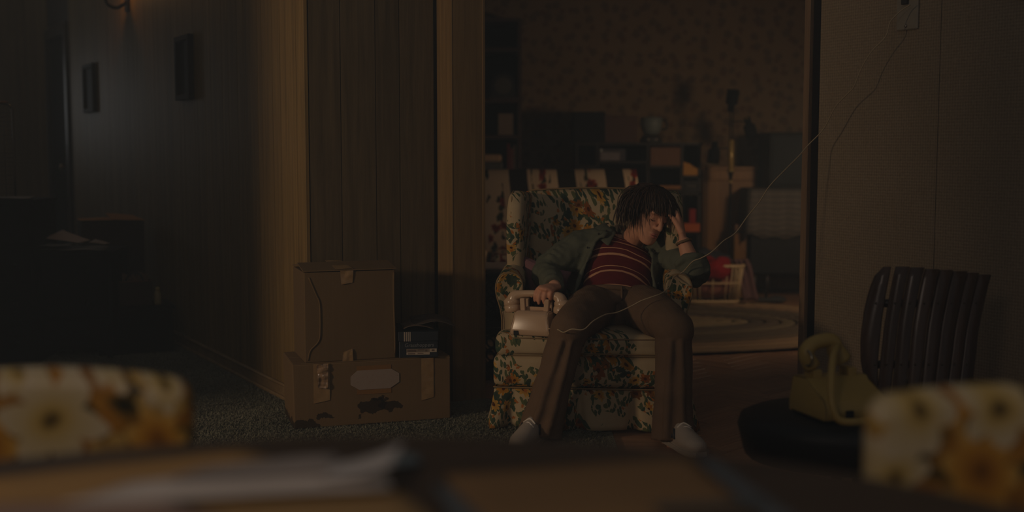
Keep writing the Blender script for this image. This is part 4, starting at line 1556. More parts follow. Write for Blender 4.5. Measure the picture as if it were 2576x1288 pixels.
def text(name, body_, size, m, parent, loc, rot, shear=0.0):
    c = bpy.data.curves.new(name, 'FONT')
    c.body = body_
    c.size = size
    c.shear = shear
    c.extrude = 0.0003
    c.resolution_u = 3
    tmp = bpy.data.objects.new(name, c)
    COL.objects.link(tmp)
    dg = bpy.context.evaluated_depsgraph_get()
    dg.update()
    me_ = bpy.data.meshes.new_from_object(tmp.evaluated_get(dg))
    bpy.data.objects.remove(tmp)
    me_.materials.clear()
    me_.materials.append(m)
    o = bpy.data.objects.new(name, me_)
    COL.objects.link(o)
    o.parent = parent
    o.location = loc
    o.rotation_euler = rot
    return o


text('lettering', 'Grasshoppers', 0.0215, plain(120, 122, 122), shoebox, (0.022, -0.0008, 0.045), (PI / 2, 0, 0), 0.15)
top_s = S0 + Vector((0, 0, 0.112))
RS = Matrix.Rotation(RZS, 3, 'Z')
for k_, (cs, lab, col_) in enumerate(((((0.02, 0.0, 0), (0.145, 0.02, 0), (0.15, 0.19, 0.01), (0.01, 0.17, 0)), 'curled brown paper lying on the shoebox', (96, 80, 66)), (((0.06, 0.03, 0.004), (0.235, 0.035, 0.004), (0.22, 0.22, 0.012), (0.05, 0.22, 0.012)), 'larger dark sheet hanging over the right edge of the shoebox', (74, 64, 56)))):
    bmS = sheet(cs, 12, 10, 0.012, 14, 0.001, lift=lambda u, v_: 0.014 * math.sin(PI * u) - 0.020 * max(0, u - 0.7))
    for v_ in bmS.verts:
        v_.co = RS @ v_.co
    tag(obj('paper_sheet', bmS, plain(*col_), None, True, top_s + Vector((0, 0, 0.007 * k_))), lab, 'paper', 'papers on the shoebox')

# ================================================================== HALL FURNITURE (left)
RH = RZ_AL


def furn(name, label, cat, px, py, w, d, h, m, rz=RH, z=0.0, legs=0.0, group=None, corner=1, drawers=0):
    """a case whose front right bottom corner stands at a pixel of the floor"""
    base = PZ(px, py, z + 0.012 if z == 0 else z)
    t_ = thing(name, label, cat, base, rz, group)
    obj('body', bxx(-w, 0, 0, d, legs, h - 0.02, 0.004), m, t_)
    obj('top', bxx(-w - 0.012, 0.012, -0.012, d, h - 0.02, h, 0.004), m, t_)
    for i in range(drawers):
        z0 = legs + 0.02 + (h - 0.04 - legs) * i / drawers
        z1 = legs + (h - 0.04 - legs) * (i + 1) / drawers
        dr_ = obj('drawer', bxx(-w + 0.02, -0.02, -0.012, 0.0, z0, z1, 0.004), m, t_)
        for kx in (-0.75, -0.25):
            obj('knob', ellipsoid((w * kx, -0.022, (z0 + z1) / 2), (0.012, 0.012, 0.012), seg=10, rings=6), M['black'], dr_, True)
    if legs:
        for lx in (-w + 0.03, -0.03):
            for ly in (0.03, d - 0.03):
                obj('leg', tube([(lx, ly, legs), (lx, ly, 0)], [0.022, 0.014], 8, 1), m, t_)
    return t_


M['ebony'] = plain(15, 13, 12, 0.75, 0.12)
RF = 0.10
low = furn('low_chest', 'black low chest covered with loose papers in the dark hall', 'chest', 288, 902, 0.52, 0.40, 0.585, M['ebony'], RF, legs=0.05, drawers=3)
tall = furn('dark_cabinet', 'black upright cabinet at the left edge with a wire rack on it', 'cabinet', 97, 915, 0.40, 0.42, 0.865, M['ebony'], RF, drawers=4)
trunk = furn('trunk', 'black trunk on the carpet against the hall wall', 'trunk', 438, 884, 0.40, 0.30, 0.262, M['ebony'], RH - 0.12)
tb_w = trunk.matrix_basis
tk_R = Matrix.Rotation(RH - 0.12, 4, 'Z')


def on_trunk(x, y, z):
    return Vector(trunk.location) + tk_R.to_3x3() @ Vector((x, y, z))


cr = thing('open_carton', 'small dark open carton full of odds and ends on the trunk', 'carton', on_trunk(-0.105, 0.04, 0.264), RH - 0.12)
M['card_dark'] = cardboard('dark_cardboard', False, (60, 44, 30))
wl_ = bxx(-0.215, 0, 0, 0.006, 0, 0.135)
add(wl_, bxx(-0.215, 0, 0.194, 0.20, 0, 0.135))
add(wl_, bxx(-0.215, -0.209, 0, 0.20, 0, 0.135))
add(wl_, bxx(-0.006, 0, 0, 0.20, 0, 0.135))
add(wl_, bxx(-0.215, 0, 0, 0.20, 0, 0.006))
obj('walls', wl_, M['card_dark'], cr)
obj('rim', add(bxx(-0.217, 0.002, -0.002, 0.004, 0.133, 0.137), bxx(-0.217, 0.002, 0.196, 0.202, 0.133, 0.137)), plain(110, 64, 44), cr)
for k_, (x, y, rz_, ry, lab) in enumerate(((-0.15, 0.09, 0.4, 0.5, 'tilted card leaning at the left in the open carton'), (-0.10, 0.07, -0.3, -0.55, 'folded brown packet standing in the middle of the open carton'), (-0.05, 0.10, 0.9, 0.4, 'pale packet leaning at the right in the open carton'))):
    pk = box((0, 0, 0), (0.075, 0.016, 0.11), 0.004, rot=Matrix.Rotation(rz_, 3, 'Z') @ Matrix.Rotation(ry, 3, 'Y'))
    tag(obj('packet', pk, cardboard('packet_%d' % k_, False, (120, 96, 72)), None, False, on_trunk(-0.105 + x, 0.04 + y, 0.264 + 0.115)), lab, 'packet', 'things in the open carton')
cb2 = tube([Vector((-0.14, 0.05, 0.13)), Vector((-0.12, 0.03, 0.165)), Vector((-0.09, 0.03, 0.182)), Vector((-0.055, 0.035, 0.165)), Vector((-0.04, 0.05, 0.12))], 0.006, 8, 4)
tag(obj('cable_loop', cb2, plain(44, 40, 36), None, True, on_trunk(-0.105, 0.04, 0.264)), 'dark looped cable arching out of the open carton', 'cable')
for v_ in bpy.data.objects['cable_loop'].data.vertices:
    v_.co = tk_R.to_3x3() @ v_.co
bt = thing('bottle', 'small pale bottle standing on the trunk beside the open carton', 'bottle', on_trunk(-0.075, 0.045, 0.264))
obj('body', lathe([(0, 0), (0.019, 0), (0.021, 0.01), (0.021, 0.060), (0.012, 0.078)], 14), plain(150, 132, 88, 0.3), bt, True)
obj('cap', lathe([(0.012, 0.078), (0.012, 0.096), (0.0, 0.098)], 12), plain(176, 150, 90), bt, True)

# tall open box behind the chest
B2 = P(378, 552, 7.25)
tb_ = thing('tall_open_box', 'tall dark box with orange-brown open flaps behind the low chest', 'box', (B2.x - 0.03, B2.y - 0.03, 0.012), RH - 0.1)
hB = B2.z - 0.012
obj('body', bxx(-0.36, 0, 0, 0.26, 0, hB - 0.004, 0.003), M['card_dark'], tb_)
for cs in (((-0.37, -0.02, hB), (-0.18, -0.02, hB), (-0.19, 0.20, hB + 0.005), (-0.37, 0.15, hB + 0.004)), ((-0.19, -0.03, hB + 0.004), (0.0, -0.03, hB - 0.005), (-0.03, 0.25, hB + 0.012), (-0.20, 0.2, hB + 0.03))):
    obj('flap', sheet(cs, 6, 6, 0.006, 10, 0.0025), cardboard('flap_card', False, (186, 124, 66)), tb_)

# papers on the chest and the cabinet
Rf = Matrix.Rotation(RF, 3, 'Z')


def sheet_on(th, cs, zz, m, label, group, amp=0.01, lift=None, cat='paper'):
    b_ = sheet(cs, 10, 8, amp, 11, 0.0012, lift)
    for v_ in b_.verts:
        v_.co = Matrix.Rotation(th.rotation_euler.z, 3, 'Z') @ v_.co
    o = obj('paper_sheet', b_, m, None, True, Vector(th.location) + Vector((0, 0, zz)))
    return tag(o, label, cat, group)


GP = 'papers on the low chest'
grey_p = plain(112, 106, 96)
sheet_on(low, ((-0.40, -0.03, 0), (-0.02, -0.03, 0), (-0.06, 0.22, 0), (-0.42, 0.25, 0)), 0.588, grey_p, 'wide grey sheet flat on the low chest, reaching its right end', GP, 0.012)
sheet_on(low, ((-0.43, -0.05, 0), (-0.28, -0.06, 0), (-0.17, 0.12, 0), (-0.42, 0.16, 0)), 0.602, plain(100, 100, 94), 'crumpled grey sheet drooping over the front edge of the low chest', GP, 0.03)
sheet_on(low, ((-0.38, 0.10, 0.035), (-0.18, 0.06, 0.01), (-0.15, 0.18, 0.015), (-0.33, 0.30, 0.065)), 0.612, plain(176, 150, 132), 'pale envelope raised and tilted on top of the papers on the low chest', GP, 0.004)
sheet_on(low, ((-0.13, 0.05, 0.004), (-0.03, 0.0, 0.0), (-0.02, 0.06, 0.0), (-0.12, 0.16, 0.016)), 0.618, plain(150, 130, 112), 'small pale slip at the right end of the low chest', GP, 0.008)
sheet_on(tall, ((-0.38, -0.01, 0), (-0.01, -0.02, 0), (-0.04, 0.20, 0), (-0.38, 0.22, 0)), 0.868, plain(120, 110, 98), 'grey sheet on top of the dark cabinet, below the wire rack', 'papers on the dark cabinet', 0.012)

# wire rack on the cabinet
RK0 = P(30, 500, 6.55)
rack = thing('wire_rack', 'tall wire rack at the left edge standing on the dark cabinet', 'rack', (RK0.x, RK0.y + 0.05, tall.location.z + 0.866), RF)
M['wire'] = plain(96, 84, 70, 0.35, 0.5, metal=0.6)
fr = tube([(0.0, 0, 0), (0.0, 0, 0.44), (-0.006, 0, 0.485), (-0.03, 0, 0.508), (-0.12, 0, 0.515), (-0.34, 0, 0.515)], 0.007, 8, 4)
obj('frame', fr, M['wire'], rack, True)
obj('top_band', box((-0.19, 0.0, 0.520), (0.33, 0.05, 0.010), 0.003), plain(150, 96, 56, 0.35), rack)
for q in range(19):
    obj('wire', tube([(0.0, 0, 0.02 + q * 0.0245), (-0.34, 0, 0.026 + q * 0.0245)], 0.0018, 6, 1), M['wire'], rack, True)
for q in range(3):
    obj('upright', tube([(-0.05 - 0.13 * q, 0.004, 0), (-0.05 - 0.13 * q, 0.004, 0.50)], 0.0022, 6, 1), M['wire'], rack, True)

# two framed pictures on the hall wall
for k_, (s0, s1, lab) in enumerate(((1.645, 1.92, 'dark framed picture on the hall wall, nearer the corner'), (4.12, 4.47, 'dark framed picture on the hall wall, nearer the doorway'))):
    f0 = C0 - D_AL * ((s0 + s1) / 2) + N_LF * 0.009
    f0.z = 1.41
    fr_ = thing('framed_picture', lab, 'picture', f0, math.atan2(-D_AL.y, -D_AL.x) + PI, 'framed pictures on the hall wall')
    hw_ = (s1 - s0) / 2

    def fb_(x0, x1, z0, z1, o0, o1, bev=0.003):
        # local x runs along D_AL, outwards from the wall is -N side: compute in world
        p_ = C0 - D_AL * ((s0 + s1) / 2) + D_AL * x0 + N_LF * (0.009 + o1)
        q_ = C0 - D_AL * ((s0 + s1) / 2) + D_AL * x1 + N_LF * (0.009 + o1)
        b_ = slab(p_, q_, 1.41 + z0, 1.41 + z1, o1 - o0, N_LF, bev)
        for v_ in b_.verts:
            v_.co = Matrix.Rotation(-fr_.rotation_euler.z, 3, 'Z') @ (v_.co - f0)
        return b_
    fm = plain(40, 29, 21, 0.7, 0.1)
    for (x0, x1, z0, z1) in ((-hw_, hw_, 0, 0.03), (-hw_, hw_, 0.32, 0.35), (-hw_, -hw_ + 0.03, 0.03, 0.32), (hw_ - 0.03, hw_, 0.03, 0.32)):
        obj('frame_side', fb_(x0, x1, z0, z1, 0.0, 0.032), fm, fr_)
    obj('picture', fb_(-hw_ + 0.03, hw_ - 0.03, 0.03, 0.32, 0.0, 0.012, 0.0), plain(40, 35, 30, 0.7, 0.1, 0.6, 9), fr_)

# wall sconce at the top of the hall
s_c = 3.1
sb = C0 - D_AL * s_c + N_LF * 0.009 + Vector((0, 0, 2.06))
sco = thing('wall_sconce', 'dark metal wall sconce with a dim orange bulb at the top of the hall', 'lamp', sb)
SM = plain(46, 34, 24, 0.4, metal=0.5)


def sloc(t_, o_, z_):
    return D_AL * t_ + N_LF * o_ + Vector((0, 0, z_))


obj('back_plate', rel(slab(C0 - D_AL * (s_c + 0.05) + N_LF * 0.022, C0 - D_AL * (s_c - 0.05) + N_LF * 0.022, 2.02, 2.22, 0.013, N_LF, 0.004), sb), SM, sco)
obj('arm', tube([sloc(0, 0.01, 0.02), sloc(0, 0.07, -0.02), sloc(0.0, 0.13, 0.0), sloc(0.0, 0.14, 0.05)], 0.011, 8, 4), SM, sco, True)
obj('cup', lathe([(0.0, 0.045), (0.055, 0.05), (0.060, 0.065), (0.012, 0.07)], 16, sloc(0, 0.14, 0)), SM, sco, True)
t = NT('dim_bulb')
t.t.nodes.remove(t.b)
em = t.n('ShaderNodeEmission', Color=(1.0, 0.45, 0.12), Strength=0.5)
t.t.links.new(em.outputs[0], t.t.nodes['Material Output'].inputs[0])
obj('bulb', lathe([(0.0, 0.07), (0.014, 0.075), (0.018, 0.10), (0.012, 0.13), (0.0, 0.15)], 14, sloc(0, 0.14, 0)), t.m, sco, True)
lamp('sconce_light', 'POINT', sb + sloc(0, 0.15, 0.14), None, 1.6, (1.0, 0.5, 0.16), 0.02)

# ================================================================== FAR ROOM
# oval braided rug: concentric braids
rug = thing('braided_rug', 'oval braided rug in beige and brown rings on the far room floor', 'rug', (0.55, 7.75, 0))
rc = [(150, 124, 94), (150, 124, 94), (132, 108, 84), (96, 82, 66), (84, 74, 62), (80, 70, 58), (92, 82, 66), (78, 68, 58), (70, 62, 54), (104, 92, 72), (110, 96, 74), (104, 92, 72)]
for k_ in range(12):
    a_, b_ = 1.86 - 0.1015 * k_, 1.20 - 0.1015 * k_
    if b_ < 0.06:
        b_ = 0.06
    n_ = 150 - 7 * k_
    rr = []
    for i in range(n_ + 1):
        an_ = 2 * PI * i / n_
        wob = 0.006 * (1 if i % 2 else -1)
        c = Vector(((a_ + wob) * math.cos(an_), (b_ + wob) * math.sin(an_), 0.010 + (0.004 if i % 2 else 0)))
        o_ = Vector((math.cos(an_), math.sin(an_), 0))
        rr.append([c - o_ * 0.050, c - o_ * 0.03 + Vector((0, 0, 0.011)), c + o_ * 0.03 + Vector((0, 0, 0.011)), c + o_ * 0.050, c + Vector((0, 0, -0.009))])
    obj('braid', loft(rr, True, False), cloth('braid_%d' % k_, rc[k_], tuple(int(x * 1.15) for x in rc[k_]), 60, 0.4), rug, True)
obj('centre', lathe([(1.0, 0.002), (1.0, 0.016), (0, 0.017)], 40), cloth('braid_c', (104, 92, 72), (120, 104, 82), 60, 0.4), rug)
rug.children[-1].scale = (0.76, 0.1, 1)

# bookcase at the left of the far wall
BK = (-0.24, 9.45, 0)
bk = thing('bookcase', 'tall dark bookcase at the left of the far wall', 'bookcase', BK)
M['bk'] = wood('bookcase_wood', (54, 36, 26), (84, 58, 42), axis='X')
obj('side', bxx(-0.33, -0.30, -0.15, 0.28, 0, 2.15), M['bk'], bk)
obj('side', bxx(0.285, 0.315, -0.15, 0.28, 0, 2.15), M['bk'], bk)
obj('back', bxx(-0.30, 0.285, 0.26, 0.28, 0, 2.15), M['black'], bk)
for z in (0.06, 0.52, 0.955, 1.225, 1.505, 1.895, 2.125):
    obj('shelf', bxx(-0.30, 0.285, -0.15, 0.26, z, z + 0.028), M['bk'], bk)


def shelf_thing(name, label, cat, bm, m, loc, group='things in the bookcase', smooth=False):
    return tag(obj(name, bm, m, None, smooth, loc), label, cat, group)


def pxat(px, Y):
    return P(px, 380, Y).x


YB = 9.36
clk = thing('mantel_clock', 'dark round-topped clock on the second shelf of the bookcase', 'clock', (pxat(1266, YB), YB, 1.534), 0, 'things in the bookcase')
arch = [(-0.095, 0)] + [(0.095 * math.cos(a), 0.10 + 0.095 * math.sin(a)) for a in [PI - PI * i / 14 for i in range(15)]] + [(0.095, 0)]
ab = prism(arch, 0, 0.08, 0.004)
for v_ in ab.verts:
    v_.co = Vector((v_.co.x, v_.co.z - 0.04, v_.co.y))
bmesh.ops.recalc_face_normals(ab, faces=ab.faces)
obj('case', ab, plain(46, 40, 34, 0.35), clk)
obj('face', lathe([(0.0, 0.0), (0.062, 0.0), (0.066, 0.006)], 24), plain(84, 76, 62, 0.4), clk)
clk.children[-1].rotation_euler = (PI / 2, 0, 0)
clk.children[-1].location = (0, -0.041, 0.10)
obj('base', bxx(-0.105, 0.105, -0.05, 0.05, 0.0, 0.018, 0.003), plain(60, 44, 32, 0.4), clk)
shelf_thing('picture_box', 'pale square box on the third shelf of the bookcase', 'box', box((0, 0, 0.084), (0.118, 0.05, 0.165), 0.004), plain(138, 116, 98), (pxat(1272, YB), YB, 1.254))
shelf_thing('folded_cloth', 'folded cream cloth on the fourth shelf of the bookcase', 'cloth', box((0, 0, 0.03), (0.15, 0.18, 0.06), 0.02, seg=3), plain(186, 150, 112), (pxat(1238, YB), YB - 0.02, 1.045))
shelf_thing('tin_box', 'grey tin under the folded cream cloth in the bookcase', 'box', box((0, 0, 0.03), (0.16, 0.19, 0.06), 0.006), plain(84, 78, 70, 0.4), (pxat(1238, YB), YB - 0.02, 0.984))
for k_, (px, h_, c_, lab) in enumerate(((1279, 0.205, (110, 34, 28), 'red book standing on the fourth shelf of the bookcase'), (1287, 0.165, (120, 62, 52), 'shorter faded red book beside the red book in the bookcase'), (1294, 0.19, (96, 78, 66), 'brown book at the right end of the fourth shelf'))):
    shelf_thing('book', lab, 'book', box((0, 0, h_ / 2), (0.021, 0.15, h_), 0.003), plain(*c_), (pxat(px, YB), YB, 0.984))

# flowered sofa
sofa = thing('sofa', 'sofa in dark and cream stripes with red flowers, behind the armchair', 'sofa', (-0.15, 8.05, 0))
bk_r = []
NS = 90
for (z, y0, y1) in ((0.38, 0.02, 0.22), (0.46, -0.03, 0.25), (0.60, -0.02, 0.27), (0.78, 0.02, 0.29), (0.92, 0.06, 0.30), (0.975, 0.10, 0.29), (0.995, 0.15, 0.25)):
    row = []
    for i in range(NS + 1):
        x = -1.0 + 2.0 * i / NS
        puff = 0.035 * abs(math.sin(x * PI * 3.05 / 1.0 * 0.5 + 0.4)) ** 0.6 if 0.4 < z < 0.96 else 0
        zz = z + (0.012 * abs(math.sin(x * PI * 1.525 + 0.4)) if z > 0.9 else 0)
        row.append(Vector((x, y0 - puff, zz)))
    for i in range(NS + 1):
        row.append(Vector((1.0 - 2.0 * i / NS, y1, z)))
    bk_r.append(row)
obj('backrest', loft(bk_r), M['sofa'], sofa, True)
for q in range(2):
    sc_ = box((-0.48 + 0.96 * q, -0.28, 0.40), (0.94, 0.66, 0.15), 0.05, seg=4)
    obj('seat_cushion', sc_, M['sofa'], sofa, True)
obj('frame', box((0, -0.20, 0.23), (2.0, 0.80, 0.22), 0.02), plain(36, 30, 24, 0.8), sofa, True)
for sx in (-1, 1):
    obj('armrest', box((sx * 1.06, -0.15, 0.36), (0.15, 0.86, 0.48), 0.06, seg=4), M['sofa'], sofa, True)
for lx in (-0.95, 0.95):
    for ly in (-0.55, 0.15):
        obj('leg', tube([(lx, ly, 0.13), (lx, ly, 0)], [0.03, 0.02], 8, 1), M['dark_wood'], sofa, True)

# milk crates with papers beside the armchair
CRX, CRY = pxat(1246, 6.0), 6.0
M['crate'] = plain(18, 17, 18, 0.5, 0.3)
for k_ in range(2):
    z0 = 0.0 + 0.262 * k_
    ck = thing('milk_crate', ('lower' if k_ == 0 else 'upper') + ' black plastic crate of the stack behind the armchair', 'crate', (CRX, CRY, z0), 0.05, 'stacked black crates')
    s2 = 0.155
    for (zz0, zz1) in ((0, 0.03), (0.225, 0.258)):
        for (x0, x1, y0, y1) in ((-s2, s2, -s2, -s2 + 0.01), (-s2, s2, s2 - 0.01, s2), (-s2, -s2 + 0.01, -s2, s2), (s2 - 0.01, s2, -s2, s2)):
            obj('band', bxx(x0, x1, y0, y1, zz0, zz1, 0.002), M['crate'], ck)
    obj('bottom', bxx(-s2 + 0.01, s2 - 0.01, -s2 + 0.01, s2 - 0.01, 0, 0.006), M['crate'], ck)
    for sy in (-1, 1):
        lat = bmesh.new()
        for c in range(6):
            x = -s2 + 0.026 + c * 0.0515
            for r in range(3):
                z = 0.06 + r * 0.066
                ringp = [Vector((x + 0.024 * math.cos(a), sy * (s2 - 0.005), z + 0.031 * math.sin(a))) for a in [2 * PI * i / 12 for i in range(13)]]
                add(lat, tube(ringp, 0.0055, 5, 1))
        obj('lattice', lat, M['crate'], ck, True)
    for sx in (-1, 1):
        obj('side_panel', bxx(sx * s2 - 0.004, sx * s2 + 0.004, -s2, s2, 0.03, 0.225), M['crate'], ck)
for k_, (dx, dy, w_, h_, rz_, c_, lab) in enumerate(((0.0, 0, 0.24, 0.30, 0.1, (96, 84, 74), 'grey magazine lowest of the papers on the crates'), (-0.02, 0.0, 0.22, 0.29, -0.15, (150, 128, 108), 'tan magazine in the middle of the papers on the crates'), (-0.03, -0.01, 0.21, 0.28, 0.12, (240, 205, 176), 'pale magazine topmost of the papers on the crates'))):
    tag(obj('magazine', box((0, 0, 0.006), (w_, h_, 0.011), 0.002, rz=rz_), plain(*c_), None, False, (CRX + dx, CRY + dy, 0.522 + 0.0125 * k_)), lab, 'magazine', 'magazines on the crates')

# shelf unit with boxes
HX0, HX1, HY = pxat(1448, 9.2), pxat(1764, 9.2), 9.2
HW = HX1 - HX0
hut = thing('shelf_unit', 'dark low shelf unit with open compartments against the far wall', 'shelf', (HX0, HY, 0))
M['hut'] = plain(40, 31, 24, 0.5, 0.3)


def hx(px):
    return pxat(px, HY) - HX0


for px in (1448, 1503, 1630, 1716, 1764):
    x = min(max(hx(px), 0.01), HW - 0.01)
    obj('upright', bxx(x - 0.010, x + 0.010, 0, 0.38, 0, 1.175), M['hut'], hut)
obj('back', bxx(0.0, HW, 0.37, 0.385, 0, 1.175), plain(20, 16, 14), hut)
for (a, b_, zs) in ((1448, 1503, (0.06, 0.55, 1.0)), (1503, 1630, (0.06, 0.55, 1.035)), (1630, 1716, (0.06, 0.55, 0.82, 1.0)), (1716, 1764, (0.06, 0.49, 0.79, 0.925))):
    for z in zs:
        obj('shelf', bxx(max(0.0, hx(a)), hx(b_), 0.0, 0.37, z, z + 0.018), M['hut'], hut)
obj('top', bxx(-0.01, HW + 0.01, -0.01, 0.385, 1.175, 1.195), M['hut'], hut)
GH = 'things in the shelf unit'
spk = thing('loudspeaker', 'black loudspeaker box at the left on top of the shelf unit', 'speaker', (pxat(1480, 9.3), 9.33, 1.196))
obj('cabinet', bxx(-0.125, 0.125, -0.10, 0.12, 0, 0.235, 0.004), M['black'], spk)
obj('grille', bxx(-0.115, 0.115, -0.106, -0.10, 0.01, 0.225, 0.002), plain(24, 22, 20, 0.9), spk)
bxw = thing('carton', 'brown carton on top of the shelf unit, right of the loudspeaker', 'box', (pxat(1560, 9.3), 9.33, 1.196))
obj('body', bxx(-0.125, 0.125, -0.10, 0.12, 0, 0.198, 0.003), plain(88, 62, 48, 0.7), bxw)
obj('lid', bxx(-0.128, 0.128, -0.104, 0.124, 0.165, 0.204, 0.003), plain(88, 62, 48, 0.7), bxw)
jar = thing('glass_jar', 'grey translucent jar on a dark base, on top of the shelf unit', 'jar', (pxat(1638, 9.3), 9.31, 1.196))
t = NT('smoky_glass')
M['glass'] = t.done(s2l((0.62, 0.66, 0.64)), 0.5, 0.2, Transmission_Weight=0.55)
obj('base', lathe([(0.085, 0), (0.088, 0.02), (0.07, 0.05), (0.055, 0.06), (0, 0.062)], 20), plain(60, 56, 52, 0.3), jar, True)
obj('vessel', lathe([(0.052, 0.062), (0.068, 0.085), (0.085, 0.13), (0.086, 0.185), (0.074, 0.195), (0.0, 0.197)], 24), M['glass'], jar, True)
for q in range(2):
    obj('knob', ellipsoid((-0.03 + 0.06 * q, -0.088, 0.022), (0.009, 0.006, 0.009), seg=10, rings=6), plain(170, 160, 146, 0.2), jar, True)
obj('handle', tube([(0.08, 0, 0.17), (0.115, 0, 0.165), (0.118, 0, 0.11), (0.078, 0, 0.10)], 0.009, 8, 4), plain(48, 44, 40), jar, True)
lbx = thing('file_box', 'grey box with a white label in the shelf unit', 'box', (pxat(1540, 9.25), 9.28, 1.054), 0, GH)
obj('body', bxx(-0.10, 0.10, -0.07, 0.07, 0, 0.092, 0.003), plain(70, 66, 70, 0.5), lbx)
obj('label', bxx(-0.095, 0.055, -0.073, -0.07, 0.004, 0.066), plain(128, 118, 118), lbx)
obj('tab', bxx(-0.095, -0.080, -0.074, -0.07, 0.072, 0.092), plain(190, 190, 184), lbx)
cbx = thing('carton', 'tan open-topped carton in the second compartment of the shelf unit', 'box', (pxat(1672, 9.25), 9.28, 1.019), 0, GH)
obj('body', bxx(-0.115, 0.115, -0.08, 0.08, 0, 0.135, 0.003), plain(122, 86, 62, 0.7), cbx)
obj('flap', sheet([(-0.115, -0.085, 0.135), (0.115, -0.085, 0.135), (0.11, -0.02, 0.148), (-0.11, -0.02, 0.145)], 6, 4, 0.004, 10, 0.002), plain(122, 86, 62, 0.7), cbx)
wd_ = prism([(-0.07, 0), (0.068, 0), (0.068, 0.035), (-0.01, 0.085), (-0.07, 0.105)], -0.05, 0.05, 0.004)
for v_ in wd_.verts:
    v_.co = Vector((v_.co.x, v_.co.z, v_.co.y))
bmesh.ops.recalc_face_normals(wd_, faces=wd_.faces)
tag(obj('folded_towel', wd_, plain(196, 140, 66, 0.8), None, False, (pxat(1741, 9.22), 9.26, 0.944)), 'yellow folded towel slumped at the right of the shelf unit', 'towel', GH)
ste = thing('stereo', 'black stereo with three small knobs at the right of the shelf unit', 'stereo', (pxat(1741, 9.22), 9.26, 0.809), 0, GH)
obj('body', bxx(-0.065, 0.062, -0.05, 0.10, 0, 0.095, 0.003), plain(22, 20, 19, 0.4), ste)
for q in range(3):
    kn_ = lathe([(0.0, 0.0), (0.008, 0), (0.008, 0.01), (0, 0.011)], 10)
    for v_ in kn_.verts:
        v_.co = Vector((v_.co.x - 0.03 + 0.024 * q, -0.05 - v_.co.z, v_.co.y + 0.05))
    obj('knob', kn_, plain(120, 112, 100, 0.3), ste, True)
tag(obj('record_sleeve', box((0, 0, 0.014), (0.16, 0.2, 0.028), 0.002), plain(150, 100, 52), None, False, (pxat(1684, 9.22), 9.24, 0.839)), 'orange-brown flat sleeve on a shelf behind the person', 'record', GH)
tag(obj('book', box((0, 0, 0.055), (0.05, 0.14, 0.11), 0.003), plain(150, 30, 26), None, False, (pxat(1742, 9.22), 9.24, 0.576)), 'red book standing on the orange book in the shelf unit', 'book', GH)
tag(obj('book', box((0, 0, 0.033), (0.125, 0.16, 0.066), 0.004), plain(190, 92, 34), None, False, (pxat(1740, 9.22), 9.24, 0.509)), 'fat orange book lying low at the right of the shelf unit', 'book', GH)

# brown wooden cabinet beside it
cbn = thing('wooden_cabinet', 'light brown wooden cabinet against the far wall behind the pole lamp', 'cabinet', (pxat(1768, 9.4), 9.4, 0))
cw = pxat(1905, 9.4) - pxat(1768, 9.4)
obj('body', bxx(0, cw, 0, 0.33, 0.05, 0.985), M['cabinet'], cbn)
obj('top', bxx(-0.008, cw + 0.008, -0.015, 0.33, 0.985, 1.008, 0.004), M['cabinet'], cbn)
obj('drawer', bxx(0.006, cw - 0.006, -0.012, 0.0, 0.905, 0.978, 0.003), M['cabinet'], cbn)
for q in range(2):
    d_ = obj('door', bxx(0.006 + cw / 2 * q, cw / 2 - 0.003 + cw / 2 * q, -0.012, 0.0, 0.07, 0.895, 0.003), M['cabinet'], cbn)
    obj('knob', ellipsoid((cw / 2 + (-0.03 if q == 0 else 0.03), -0.022, 0.55), (0.010, 0.010, 0.010), seg=10, rings=6), plain(110, 84, 48, 0.3), d_, True)
obj('plinth', bxx(0.01, cw - 0.01, 0.02, 0.33, 0.0, 0.05), M['dark_wood'], cbn)
stn = thing('side_stand', 'narrow wooden stand with a pale top, left of the cloth-covered chest', 'stand', (pxat(1868, 9.12), 9.12, 0))
obj('body', bxx(-0.050, 0.05, 0, 0.16, 0, 0.50), M['cabinet'], stn)
obj('top', bxx(-0.055, 0.055, -0.006, 0.165, 0.50, 0.515, 0.003), plain(60, 48, 38), stn)
tag(obj('tissue_box', box((0, 0, 0.026), (0.08, 0.10, 0.05), 0.006), plain(150, 112, 84), None, False, (pxat(1868, 9.12), 9.20, 0.516)), 'small pale box on the narrow wooden stand', 'box')

# pole lamp with three black heads
pl = thing('pole_lamp', 'unlit pole lamp with three black spotlight heads in the far room', 'lamp', (pxat(1839, 9.05), 9.05, 0))
M['brass'] = plain(178, 150, 88, 0.35, 0.5, 0.05, metal=0.25)
obj('base', lathe([(0.11, 0), (0.115, 0.012), (0.03, 0.03), (0.012, 0.05)], 20), M['black'], pl, True)
obj('pole', tube([(0, 0, 0.03), (0, 0, 0.90)], 0.010, 10, 1), M['black'], pl, True)
obj('taper', lathe([(0.006, 0.90), (0.018, 0.955), (0.026, 0.975)], 14), M['black'], pl, True)
obj('collar', lathe([(0.010, 0.885), (0.015, 0.895), (0.010, 0.91)], 12), M['brass'], pl, True)
obj('sleeve', tube([(0, 0, 0.975), (0, 0, 1.215)], 0.022, 12, 1), M['brass'], pl, True)
obj('sleeve_ring', lathe([(0.022, 0.972), (0.030, 0.976), (0.030, 0.985), (0.022, 0.99)], 14), M['brass'], pl, True)
for sx in (-0.011, 0.011):
    obj('rod', tube([(sx, 0, 1.20), (sx, 0, 1.42)], 0.005, 8, 1), M['black'], pl, True)
obj('crossbar', tube([(-0.12, -0.01, 1.152), (0.0, 0, 1.150)], 0.005, 8, 1), M['black'], pl, True)
obj('crossbar', tube([(0.0, 0, 1.352), (0.11, -0.01, 1.352)], 0.005, 8, 1), M['black'], pl, True)


